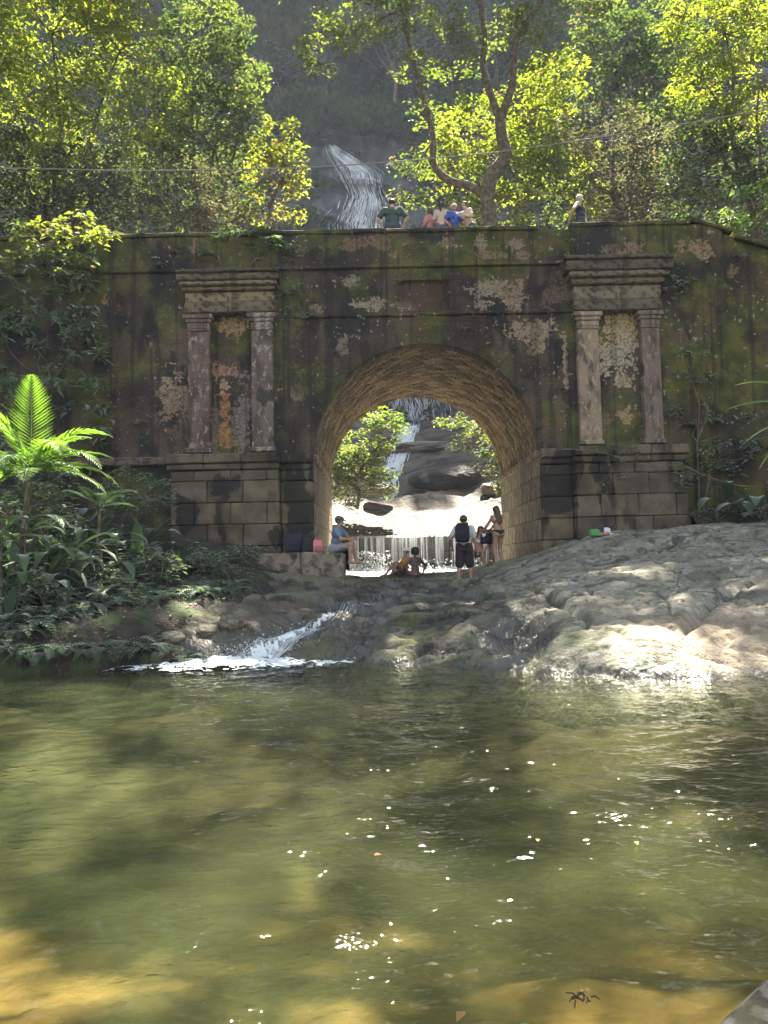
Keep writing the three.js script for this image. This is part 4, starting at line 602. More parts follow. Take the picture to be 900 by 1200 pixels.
// ---------------------------------------------------------------- palms, broad-leaved plants, ferns, climbers
function blade(g, p, az, elev, len, wid, droop, c, pet = 0.25, fold = 0.25) {      // a long leaf on its stalk
  const n = 8, dir = V(Math.sin(az), 0, Math.cos(az)), side = V(Math.cos(az), 0, -Math.sin(az)); let q = p.clone(), e = elev, prev = null; const ps = pet * len, stalk = [q.clone()];
  for (let k = 0; k < 3; k++) { e -= droop * 0.08; q = q.clone().addScaledVector(dir, Math.cos(e) * ps / 3); q.y += Math.sin(e) * ps / 3; stalk.push(q.clone()); }
  if (ps > 0.05) g.tube(stalk, [0.012, 0.011, 0.01, 0.009], 5, c.map((k) => k * 0.9), false);
  for (let k = 0; k <= n; k++) {
    const t = k / n, w = wid * 0.5 * Math.pow(Math.sin(Math.PI * clamp(t * 0.93 + 0.05)), 0.75) * (1 + 0.06 * Math.sin(k * 2.1 + az * 5)), up = V(-dir.x * Math.sin(e), Math.cos(e), -dir.z * Math.sin(e)), cc = c.map((x) => x * (0.94 + 0.12 * ((k * 7) % 3) / 3));
    const a = g.v(q.x - side.x * w + up.x * w * fold, q.y + up.y * w * fold, q.z - side.z * w + up.z * w * fold, 0, t, cc), m = g.v(q.x, q.y, q.z, 0.5, t, cc.map((x) => x * 1.15)), b = g.v(q.x + side.x * w + up.x * w * fold, q.y + up.y * w * fold, q.z + side.z * w + up.z * w * fold, 1, t, cc);
    if (prev) { g.quad(prev[0], prev[1], m, a); g.quad(prev[1], prev[2], b, m); }
    prev = [a, m, b]; e -= droop * (1 - pet) / n * (0.6 + t); q = q.clone().addScaledVector(dir, Math.cos(e) * (len - ps) / n); q.y += Math.sin(e) * (len - ps) / n;
  }
}
function frond(g, p, az, elev, len, droop, ll, c, rnd, n = 30) {                     // a feather leaf: rachis with two rows of leaflets
  const dir = V(Math.sin(az), 0, Math.cos(az)), side = V(Math.cos(az), 0, -Math.sin(az)); let q = p.clone(), e = elev; const pts = [q.clone()];
  for (let k = 1; k <= n; k++) {
    e -= droop / n * (0.4 + 1.2 * k / n); const st = V(dir.x * Math.cos(e), Math.sin(e), dir.z * Math.cos(e)); q = q.clone().addScaledVector(st, len / n); pts.push(q.clone());
    const t = k / n; if (t < 0.12) continue;
    const L = ll * Math.pow(Math.sin(Math.PI * (0.12 + 0.86 * t) ** 0.8), 0.7), up = V(-dir.x * Math.sin(e), Math.cos(e), -dir.z * Math.sin(e));
    for (const s of [-1, 1]) { const d = side.clone().multiplyScalar(s).addScaledVector(st, 0.55 + 0.6 * t).addScaledVector(up, 0.25 - 0.35 * rnd()).normalize(), u = up.clone().addScaledVector(d, -up.dot(d)).normalize(), f = 0.85 + 0.3 * rnd(); leaf(g, q, d, u, L * (0.92 + 0.16 * rnd()), len / n * 0.33, c.map((x) => x * f)); }
  }
  g.tube(pts, pts.map((_, k) => lerp(0.016, 0.003, k / n)), 5, c.map((x) => x * 0.8), false);
}
function palm(label, base, crown, fr, c, trunkR) {
  const rnd = rngOf(treeSeed++), t = thing('palm', label, 'palm', [base.x, base.y, base.z]), w = new GB(), top = crown.clone().sub(base);
  const pts = wob(V(0, -0.15, 0), top, 6, 0.12, rnd); w.tube(pts, pts.map((_, k) => trunkR * (k % 2 ? 1.1 : 0.95) * lerp(1.15, 0.8, k / 6)), 8); obj('trunk', w.build(), barkMat, t);
  for (const [az, el, len, dr, ll] of fr) { const g = new GB(), f = 0.85 + 0.3 * rnd(); frond(g, top, az, el, len, dr, ll, c.map((x) => x * f), rnd); obj('frond', g.build(), leafMat, t); }
  return t;
}
const D = Math.PI / 180;
{ const b = P(22, 690, -13.7), c = P(36, 552, -13.7); b.y = bankH(b.x, b.z);
  palm('tall palm on the left bank with a glowing upright frond', b, c, [[25 * D, 80 * D, 1.7, 0.4, 0.5], [80 * D, 52 * D, 1.35, 1.1, 0.34], [105 * D, 34 * D, 1.45, 0.95, 0.3], [60 * D, 18 * D, 1.3, 0.9, 0.3], [-70 * D, 40 * D, 1.5, 1.0, 0.36], [-100 * D, 64 * D, 1.5, 0.7, 0.36], [170 * D, 50 * D, 1.4, 1.1, 0.34], [-30 * D, 25 * D, 1.3, 1.1, 0.32], [20 * D, 5 * D, 1.2, 0.8, 0.3], [-130 * D, 20 * D, 1.3, 1.0, 0.3], [130 * D, 15 * D, 1.2, 1.0, 0.3], [95 * D, 60 * D, 1.7, 1.5, 0.4], [70 * D, 35 * D, 1.7, 1.5, 0.36], [110 * D, 20 * D, 1.6, 1.2, 0.34], [45 * D, 50 * D, 1.5, 1.7, 0.38], [-50 * D, 70 * D, 1.7, 0.8, 0.4], [85 * D, 5 * D, 1.5, 0.9, 0.32], [0, 30 * D, 1.4, 1.5, 0.36], [-85 * D, 15 * D, 1.6, 1.1, 0.36]], [0.12, 0.23, 0.014], 0.055); }
{ const b = P(117, 668, -15), c = P(116, 596, -15); b.y = bankH(b.x, b.z);
  palm('small young palm with slim stem on the shaded left bank', b, c, [[75 * D, 50 * D, 0.95, 1.3, 0.24], [-75 * D, 50 * D, 0.95, 1.3, 0.24], [20 * D, 45 * D, 0.8, 1.2, 0.22], [-20 * D, 60 * D, 0.7, 1.0, 0.2], [160 * D, 50 * D, 0.8, 1.2, 0.2], [110 * D, 25 * D, 0.7, 0.9, 0.2]], [0.06, 0.11, 0.025], 0.035); }
{ const b = V(-7.4, 0, -14.6), c = V(-7.3, 3.3, -14.5); b.y = bankH(b.x, b.z);
  palm('palm behind the tall palm at the shaded end of the left bank', b, c, [[90 * D, 45 * D, 1.7, 1.1, 0.4], [60 * D, 25 * D, 1.6, 1.0, 0.36], [120 * D, 60 * D, 1.5, 0.9, 0.36], [30 * D, 40 * D, 1.4, 1.0, 0.36], [-60 * D, 50 * D, 1.5, 1.0, 0.36], [180 * D, 50 * D, 1.5, 1.0, 0.36]], [0.07, 0.13, 0.016], 0.06); }
function clump(name, label, category, p, leaves, c, group, stem) {                  // leaves: [azimuth, elevation, length, width, droop, start height]
  const t = thing(name, label, category, [p.x, p.y, p.z], 0, group), rnd = rngOf(treeSeed++);
  if (stem) { const w = new GB(); w.tube(wob(V(0, -0.1, 0), V(0, stem, 0), 4, 0.06, rnd), [0.03, 0.026, 0.024, 0.02, 0.012], 6); obj('stem', w.build(), barkMat, t); }
  for (const [az, el, len, wid, dr, h = 0] of leaves) { const g = new GB(), f = 0.8 + 0.4 * rnd(); blade(g, V((rnd() - 0.5) * 0.06, h, (rnd() - 0.5) * 0.06), az, el, len, wid, dr, c.map((x) => x * f)); obj('leaf', g.build(), broadMat, t); }
  return t;
}
const ringLeaves = (n, len, wid, dr, rnd, el = 55, h = 0) => [...Array(n)].map((_, k) => [k * 2.4 + rnd(), (el + (rnd() - 0.5) * 40) * D, len * (0.75 + 0.5 * rnd()), wid * (0.8 + 0.4 * rnd()), dr * (0.7 + 0.6 * rnd()), h * rnd()]);
const onBank = (px, py, z) => { const p = P(px, py, z); p.y = bankH(p.x, p.z); return p; };
{ const r = rngOf(55);
  clump('broadleaf_plant', 'dark broad-leaved plant hanging big blades below the small palm', 'plant', onBank(75, 680, -14.2), [[20 * D, 60 * D, 1.3, 0.3, 2.6], [70 * D, 55 * D, 1.25, 0.28, 2.3], [-40 * D, 60 * D, 1.2, 0.28, 2.5], [5 * D, 75 * D, 1.5, 0.28, 2.4], [110 * D, 50 * D, 1.3, 0.26, 1.6], [50 * D, 70 * D, 1.4, 0.25, 1.2], [-90 * D, 60 * D, 1.2, 0.26, 1.7]], [0.03, 0.055, 0.022]);
  clump('broadleaf_plant', 'plant with one upright pale green blade at the rainbow end of the bank', 'plant', onBank(160, 650, -15.6), [[15 * D, 84 * D, 1.25, 0.26, 0.2], [70 * D, 65 * D, 0.9, 0.24, 1.2], [-70 * D, 60 * D, 0.9, 0.24, 1.4], [0, 40 * D, 0.7, 0.2, 1.2], [140 * D, 70 * D, 0.9, 0.2, 0.8], [-20 * D, 30 * D, 0.6, 0.22, 1.0]], [0.06, 0.11, 0.025]);
  clump('broadleaf_plant', 'bluish-green low plant with rounded leaves at the water-side corner of the bank', 'plant', onBank(8, 712, -12.7), [[70 * D, 50 * D, 0.6, 0.2, 1.2], [20 * D, 55 * D, 0.6, 0.2, 1.4], [-30 * D, 45 * D, 0.55, 0.2, 1.2], [110 * D, 60 * D, 0.6, 0.18, 1.2], [45 * D, 80 * D, 0.7, 0.2, 0.5]], [0.045, 0.085, 0.03]);
  clump('broadleaf_plant', 'glossy plant crowded between the tall palm and the small palm', 'plant', onBank(60, 640, -15.2), ringLeaves(10, 1.2, 0.2, 1.5, r, 60), [0.035, 0.065, 0.024]);
  clump('broadleaf_plant', 'long-leaved plant against the plinth behind the small palm', 'plant', onBank(100, 600, -17), ringLeaves(12, 1.5, 0.22, 1.3, r, 65), [0.03, 0.058, 0.02]);
  clump('broadleaf_plant', 'leafy plant in the shade at the foot of the left pedestal', 'plant', onBank(190, 625, -17.2), ringLeaves(9, 0.8, 0.2, 1.3, r, 50), [0.035, 0.06, 0.025]);
  clump('broadleaf_plant', 'spreading plant behind the upright pale blade', 'plant', onBank(140, 610, -17.4), ringLeaves(10, 1.1, 0.22, 1.4, r, 55), [0.032, 0.058, 0.022]);
  clump('broadleaf_plant', 'plant with lance leaves under the tall palm', 'plant', onBank(30, 650, -14.6), ringLeaves(11, 1.1, 0.15, 1.4, r, 60), [0.04, 0.08, 0.022]);
}
{ const r = rngOf(57), big = (label, px, py, z, n, len, wid, c, el = 62, dr = 1.3) => clump('broadleaf_plant', label, 'plant', onBank(px, py, z), ringLeaves(n, len, wid, dr, r, el), c);
  big('tall arching plant with long blades right beside the tall palm stem', 48, 660, -14.0, 12, 1.7, 0.2, [0.045, 0.085, 0.02]); big('leaning plant with narrow blades below the palm crown', 78, 640, -14.9, 13, 1.6, 0.14, [0.05, 0.1, 0.022], 58, 1.6); big('dense plant filling the end of the bank behind the tall palm', 5, 650, -14.4, 14, 1.8, 0.22, [0.045, 0.09, 0.02]); big('tall dark plant against the wall behind the palms', 85, 600, -17.6, 14, 2.0, 0.24, [0.035, 0.065, 0.022], 68); big('plant with drooping blades between the small palm and the pedestal', 205, 640, -16.6, 12, 1.0, 0.17, [0.04, 0.075, 0.024], 50, 1.5); big('plant with pale midribs at the foot of the plinth', 165, 610, -17.8, 12, 1.3, 0.2, [0.038, 0.07, 0.022]); big('low spreading plant in front of the small palm', 105, 690, -13.9, 11, 0.8, 0.16, [0.045, 0.085, 0.025], 40, 1.2); }
{ const r = rngOf(58); for (const [label, px, py, z, n, len, wid, h, c] of [['leafy stemmed plant crowding the stem of the tall palm', 28, 680, -13.5, 22, 0.9, 0.2, 1.6, [0.06, 0.115, 0.025]], ['leafy stemmed plant between the tall palm and the broad blades', 55, 665, -13.9, 20, 0.9, 0.18, 1.3, [0.05, 0.1, 0.024]], ['stemmed plant with fresh leaves at the end of the bank', 2, 690, -13.2, 20, 0.8, 0.2, 1.5, [0.065, 0.12, 0.025]], ['stemmed plant left of the small palm', 92, 650, -14.6, 18, 0.8, 0.17, 1.2, [0.05, 0.095, 0.025]], ['stemmed plant right of the small palm', 138, 655, -15.2, 18, 0.7, 0.16, 1.1, [0.05, 0.095, 0.025]]]) clump('broadleaf_plant', label, 'plant', onBank(px, py, z), ringLeaves(n, len, wid, 1.5, r, 35, h), c, undefined, h); }
const FOREST = [[0.045, 0.085, 0.022], [0.105, 0.16, 0.04]];
for (const [label, px, py, z, rx, ry, cols] of [['fern-like low shrub in front of the tall palm stem', 50, 690, -13.3, 30, 24, [[0.035, 0.07, 0.02], [0.08, 0.13, 0.03]]], ['low shrub under the small palm', 125, 690, -14.4, 32, 18, FOREST], ['shady shrub right of the small palm', 180, 665, -15.4, 34, 22, FOREST], ['shady shrub at the right end of the bank', 235, 660, -16.4, 36, 18, FOREST], ['dark shrub behind the broad blades on the bank', 45, 615, -15.6, 50, 36, FOREST], ['dark shrub against the plinth left of the pedestal', 160, 585, -18, 40, 30, FOREST], ['dark shrub filling the left end below the vine', 20, 570, -17.5, 60, 40, FOREST], ['small shrub in the corner of the left pedestal', 285, 650, -17.6, 20, 12, FOREST]])
  blobTree('low_shrub', label, 'shrub', onBank(px, py, z), [B(px, py - ry * 0.4, z, rx, ry), B(px - rx * 0.6, py - ry * 0.1, z + 0.15, rx * 0.6, ry * 0.7), B(px + rx * 0.6, py, z + 0.1, rx * 0.6, ry * 0.7)], { cols, len: 0.15, wid: 0.06, lai: 3, clump: 0.18, per: 16, trunk: 0.03, twigs: 5, hue: 0.5, stemName: 'stem', crownName: 'foliage' });
// ferns trailing along the edge of the bank
function fern(label, p, n, len, c, group, rnd, el = 40) { const t = thing('fern', label, 'fern', [p.x, p.y, p.z], 0, group); for (let k = 0; k < n; k++) { const g = new GB(); frond(g, V(0, 0, 0), k * 2.4 + rnd(), (el + (rnd() - 0.5) * 40) * D, len * (0.7 + 0.6 * rnd()), 1.5, len * 0.28, c.map((x) => x * (0.8 + 0.4 * rnd())), rnd, 12); obj('frond', g.build(), leafMat, t); } return t; }
{ const r = rngOf(66);
  for (let k = 0; k < 70; k++) { const px = 5 + k * 4 + r() * 8, z = -12.25 - k * 0.05 - r() * 0.5; const p = onBank(px, 720, z); if (k % 3 === 0) { p.z = -12.22 - Math.max(0, p.x + 6) * 0.24; p.y = bankH(p.x, p.z); } fern('trailing fern on the mossy edge of the left bank', p.add(V(0, -0.02, 0)), 7, 0.34 + r() * 0.26, [0.05, 0.1, 0.025], 'ferns along the edge of the left bank', r); }
  // climbers and plants rooted in the wall
  const wp = (px, py, dz = 0.02) => P(px, py, ZF + dz);
  for (const [label, px, py, n, len, c] of [['bright fern standing on the parapet above the left pilasters', 318, 284, 9, 0.55, [0.11, 0.19, 0.02]], ['lime fern tuft on the parapet beside the bright fern', 292, 276, 7, 0.5, [0.10, 0.17, 0.02]], ['small fern hanging on the parapet right of the bright fern', 372, 294, 8, 0.42, [0.05, 0.10, 0.025]], ['fern under the parapet left of the left cornice', 243, 298, 8, 0.4, [0.05, 0.10, 0.025]], ['tiny fern high on the wall left of the cornice', 187, 310, 6, 0.26, [0.08, 0.15, 0.03]], ['single pale leaf tuft under the parapet', 204, 294, 4, 0.2, [0.13, 0.18, 0.03]], ['green fern in the parapet seam near the old man', 668, 283, 4, 0.3, [0.09, 0.17, 0.02]], ['fern hanging beside the left capitals', 338, 345, 8, 0.4, [0.03, 0.055, 0.022]], ['fern low on the wall left of the left pilasters', 162, 496, 6, 0.3, [0.07, 0.13, 0.025]], ['small fern on the wall right of the right pilasters', 818, 448, 7, 0.45, [0.04, 0.075, 0.022]], ['small fern at the foot of the right pilasters', 806, 498, 7, 0.42, [0.04, 0.07, 0.022]], ['fern under the right cornice', 782, 340, 6, 0.4, [0.025, 0.05, 0.02]], ['small fern on the wall beside the arch ring', 655, 455, 6, 0.3, [0.03, 0.05, 0.02]], ['fern on the wall near the sloping parapet', 868, 300, 6, 0.35, [0.05, 0.085, 0.025]], ['fern on the ledge below the left panel', 226, 527, 7, 0.3, [0.035, 0.065, 0.02]], ['fern hanging below the plaque', 545, 385, 6, 0.3, [0.022, 0.04, 0.015]]])
    fern(label, wp(px, py, 0.06), n, len, c, 'ferns rooted in the bridge wall', r, 25);
  blobTree('wall_bush', 'glowing yellow-green bush on top of the wall at the vine end', 'bush', wp(70, 330, -0.1), [B(65, 285, -19.5, 50, 28, 26), B(108, 283, -19.6, 32, 18, 20), B(35, 300, -19.4, 40, 20, 22), B(78, 262, -19.7, 32, 16, 18), B(60, 310, -19.4, 50, 14, 18)], { cols: [[0.11, 0.15, 0.014], [0.21, 0.23, 0.026]], len: 0.22, wid: 0.1, lai: 3, clump: 0.22, per: 16, trunk: 0.04, hue: 0.5, crownName: 'foliage', stemName: 'stem' });
  const vine = { cols: [[0.07, 0.125, 0.035], [0.14, 0.2, 0.06]], len: 0.26, wid: 0.11, lai: 2.4, clump: 0.25, per: 14, trunk: 0.03, droop: 1.8, hue: 0.4, crownName: 'foliage', stemName: 'stem' };
  blobTree('climbing_vine', 'dark climbing vine covering the left end of the bridge wall', 'vine', wp(60, 540, 0.1), [B(50, 330, -19.55, 60, 26, 14), B(110, 320, -19.62, 30, 26, 12), B(30, 380, -19.55, 50, 40, 14), B(75, 410, -19.55, 50, 34, 14), B(20, 450, -19.55, 50, 40, 14), B(75, 455, -19.55, 40, 24, 12), B(-40, 380, -19.55, 60, 90, 14), B(95, 370, -19.62, 26, 26, 10)], vine);
  blobTree('climbing_vine', 'small drooping vine low on the wall right of the palm', 'vine', wp(105, 540, 0.1), [B(108, 475, -19.62, 16, 12, 8), B(103, 500, -19.62, 18, 12, 8), B(110, 520, -19.62, 12, 10, 8)], vine);
  blobTree('ledge_creeper', 'creeper trailing from the cap of the right pedestal', 'creeper', wp(712, 528, 0.5), [B(700, 528, -19.5, 26, 6, 8), B(722, 545, -19.45, 12, 16, 5), B(735, 532, -19.5, 16, 8, 8), B(710, 560, -19.45, 6, 14, 4, 0.6)], { cols: FOREST, len: 0.12, wid: 0.055, lai: 1.7, clump: 0.14, per: 14, trunk: 0.015, hue: 0.5, crownName: 'foliage', stemName: 'stem' });
  blobTree('climbing_vine', 'sparse climber on the mossy wall right of the right pilasters', 'vine', wp(820, 600, 0.1), [B(810, 430, -19.9, 18, 30, 5, 0.4), B(835, 470, -19.9, 20, 36, 5, 0.4), B(800, 490, -19.9, 16, 20, 5, 0.4), B(790, 335, -19.9, 22, 18, 5, 0.5), B(845, 530, -19.8, 30, 24, 8, 0.7)], { ...vine, len: 0.18, wid: 0.07, clump: 0.18 });
  blobTree('creeper', 'fringe of small plants along the foot of the parapet over the left pilasters', 'creeper', wp(290, 300, 0.05), [B(270, 283, -19.85, 40, 10, 7), B(330, 290, -19.85, 26, 14, 7), B(345, 320, -19.9, 16, 26, 5, 0.6), B(350, 370, -19.9, 12, 30, 5, 0.5), B(300, 268, -19.9, 30, 8, 7)], { cols: [[0.04, 0.08, 0.015], [0.10, 0.16, 0.02]], len: 0.15, wid: 0.06, lai: 1.5, clump: 0.16, per: 14, trunk: 0.015, hue: 0.4, crownName: 'foliage', stemName: 'stem' });
}
// broad-leaved plants at the foot of the wall on the right, and the big leaves entering from the right
{ const r = rngOf(88), foot = (px, z) => { const p = P(px, 590, z); p.y = soilRH(p.x, z) - 0.02; return p; };
  clump('broadleaf_plant', 'plant with paddle leaves standing at the wall foot right of the pedestal', 'plant', foot(852, -19.3), [[-60 * D, 65 * D, 1.3, 0.32, 2.2], [10 * D, 60 * D, 1.1, 0.3, 2.4], [60 * D, 65 * D, 1.2, 0.3, 2.2], [-20 * D, 78 * D, 1.4, 0.28, 1.6], [30 * D, 45 * D, 0.8, 0.22, 1.4], [100 * D, 60 * D, 1.2, 0.3, 1.8]], [0.035, 0.07, 0.025]);
  clump('broadleaf_plant', 'large-leaved plant in the corner of soil below the sloping parapet', 'plant', foot(890, -19.0), [[-70 * D, 50 * D, 1.5, 0.36, 1.5], [-30 * D, 62 * D, 1.6, 0.34, 1.8], [10 * D, 50 * D, 1.2, 0.34, 2.0], [-100 * D, 70 * D, 1.6, 0.34, 1.3], [50 * D, 60 * D, 1.4, 0.3, 1.8], [-50 * D, 30 * D, 0.9, 0.3, 1.0]], [0.04, 0.08, 0.028]);
  clump('broadleaf_plant', 'small upright plant on the leaf litter beside the right pedestal', 'plant', foot(838, -18.9), [[0, 80 * D, 0.5, 0.12, 0.3], [80 * D, 60 * D, 0.45, 0.1, 0.8], [-80 * D, 55 * D, 0.45, 0.1, 0.9]], [0.05, 0.1, 0.03]);
  blobTree('low_shrub', 'dark tangle of leaves beside the right pedestal', 'shrub', foot(820, -19.6), [B(815, 555, -19.6, 26, 26, 12), B(860, 530, -19.6, 30, 30, 12), B(890, 510, -19.6, 30, 40, 14)], { cols: [[0.018, 0.034, 0.014], [0.05, 0.075, 0.03]], len: 0.2, wid: 0.09, lai: 1.9, clump: 0.2, per: 14, trunk: 0.02, hue: 0.4, crownName: 'foliage', stemName: 'stem' });
  const b = P(948, 470, -13); clump('banana_plant', 'banana-like plant at the right bank with sunlit blades', 'plant', V(b.x, rockH(b.x, -13) - 0.05, -13), [[-86 * D, 28 * D, 1.35, 0.15, 0.7, 3.3], [-90 * D, 12 * D, 1.4, 0.17, 0.5, 3.15], [-88 * D, -4 * D, 1.3, 0.14, 0.6, 2.95], [-80 * D, -25 * D, 1.3, 0.1, 0.5, 2.85], [90 * D, 40 * D, 1.5, 0.3, 1.2, 3.2], [20 * D, 60 * D, 1.4, 0.3, 1.2, 3.2], [170 * D, 55 * D, 1.4, 0.3, 1.2, 3.2]], [0.10, 0.19, 0.02], undefined, 3.3);
}
stage('plants');
// ---------------------------------------------------------------- falling water
const whiteWater = new THREE.MeshPhysicalMaterial({ color: lin(0.86, 0.88, 0.9), roughness: 0.75, transmission: 0.5, thickness: 0, ior: 1.33, side: THREE.DoubleSide });
const sheetWater = new THREE.MeshPhysicalMaterial({ color: lin(0.9, 0.91, 0.92), roughness: 0.45, transmission: 0.85, thickness: 0, ior: 1.33, side: THREE.DoubleSide });
const foamMat = new THREE.MeshStandardMaterial({ color: lin(0.62, 0.65, 0.66), roughness: 0.7 });
function ribbon(g, pts, w, across = V(1, 0, 0)) { let pr = null; pts.forEach((p, k) => { const q = Math.sin(Math.PI * (0.1 + 0.85 * k / (pts.length - 1))) * w / 2, a = g.v(p.x - across.x * q, p.y, p.z - across.z * q, 0, k), m = g.v(p.x, p.y, p.z + 0.3 * q, 0.5, k), b = g.v(p.x + across.x * q, p.y, p.z + across.z * q, 1, k); if (pr) { g.quad(pr[0], pr[1], m, a); g.quad(pr[1], pr[2], b, m); } pr = [a, m, b]; }); }
{ // the weir under the arch
  const r = rngOf(12), t = thing('weir', 'low stone weir with an even curtain of water behind the bathers', 'weir', [1.9, 1.0, -29.3]);
  const wm = stoneMat([0.03, 0.025, 0.022], { roughness: 0.4 });
  for (let x = -3.2, k = 0; x < 3.4; x += 0.94, k++) for (const [y, h] of [[0.1, 0.6], [0.66, 0.5], [1.2, 0.55]]) { const m = obj('weir_stone', chamferBox(0.93, h - 0.01, 0.5, 0.02, 0.02), wm, t); m.position.set(x + 0.46, y + 0.05, -0.1 + 0.02 * r()); }
  const g = new GB();
  for (let k = 0; k < 700; k++) { const x = -3.25 + 6.9 * (k + r()) / 700, w = (0.002 + 0.008 * r() ** 3) * (0.15 + 2 * ss(-0.3, 0.4, noise2(x * 3.1, 2) + 0.6 * noise2(x * 9, 5))), pts = [], dr = (r() - 0.5) * 0.06, f = 0.16 + 0.12 * r(), end = r() < 0.75 ? 1 : 0.5 + 0.5 * r(); for (let s = 0; s <= 8; s++) { const q = s / 8 * end; pts.push(V(x + dr * q, 1.56 - 1.5 * q * q - 0.02 * q, 0.1 + f * Math.sqrt(q) + 0.02 * r())); } ribbon(g, pts, w * 1.6); }
  const c = obj('water_curtain', g.build(), whiteWater, t); c.userData.kind = 'stuff';
  obj('water_lip', field(-3.25, 3.6, 60, -2.6, 0.2, 20, (x, z) => 1.565 + 0.02 * fbm(x * 3, z * 3, 2) - Math.max(0, z - 0.05) * 0.5, null, null), sheetWater, t);
}
{ // churned water below it
  const h = (x, z) => 1.17 + 0.1 * Math.max(0, fbm(x * 1.4, z * 1.8, 4) + 0.15) * ss(-25.5, -28, z) + 0.25 * Math.exp(-(((z + 28.75) / 0.3) ** 2)) * (0.5 + fbm(x * 2, 3, 3));
  struct('stream_water', field(-1.9, 4.2, 120, -29, -22.2, 130, (x, z) => h(x, z) - 0.06 * ss(-25, -22.5, z)), new THREE.MeshPhysicalMaterial({ color: lin(0.8, 0.84, 0.84), roughness: 0.25, transmission: 0.45, thickness: 0, ior: 1.33, bumpMap: ripple, bumpScale: 0.03 }));
  const f = obj('stream_foam', field(-1.9, 4.2, 150, -29.05, -25.4, 90, (x, z) => h(x, z) + 0.03 + 0.07 * fbm(x * 6, z * 6, 3), null, (x, z) => fbm(x * 2.2, z * 2.2, 4) > -0.25 + 0.5 * ss(-28, -25.4, z)), foamMat); f.userData = { kind: 'stuff', label: 'white foam churning at the foot of the weir', category: 'foam' };
}
{ const r = rngOf(19), N = 1600, im = new THREE.InstancedMesh(new THREE.IcosahedronGeometry(1, 0), foamMat, N), M = new THREE.Matrix4(), Q = new THREE.Quaternion();
  for (let k = 0; k < N; k++) { const x = r() < 0.45 ? -1.3 + 1.6 * r() ** 1.5 : -1.2 + 5.2 * r(), s = 0.008 + 0.028 * r() ** 3; M.compose(V(x, 1.25 + (x < 0.2 ? 0.75 : 0.4) * r() ** 2.2, -28.7 + 0.7 * r()), Q, V(s, s, s)); im.setMatrixAt(k, M); }
  im.name = 'weir_spray'; im.userData = { kind: 'stuff', label: 'white spray splashing at the foot of the weir', category: 'spray' }; im.castShadow = true; scene.add(im); }
function along(path, s) { const i = Math.min(path.length - 2, Math.floor(s)), f = s - i, [ax, az] = path[i], [bx, bz] = path[i + 1]; return [lerp(ax, bx, f), lerp(az, bz, f), bx - ax, bz - az]; }
function runWater(g, path, H, n, spread, s0, s1, wid, seed, lift = 0.03) {
  const r = rngOf(seed);
  for (let k = 0; k < n; k++) {
    const a = lerp(s0, s1, r() * 0.92), b = Math.min(s1, a + 0.3 + r() * 0.9), o = (r() + r() - 1) * spread, pts = [];
    let ac = V(1, 0, 0);
    for (let s = 0; s <= 7; s++) { const [x, z, dx, dz] = along(path, lerp(a, b, s / 7)), l = Math.hypot(dx, dz), q = o * (0.8 + 0.25 * noise2(s * 0.6, k)); ac = V(-dz / l, 0, dx / l); const X = x + ac.x * q, Z = z + ac.z * q; pts.push(V(X, H(X, Z) + lift + 0.03 * r(), Z)); }
    ribbon(g, pts, wid * (0.4 + r()), ac);
  }
}
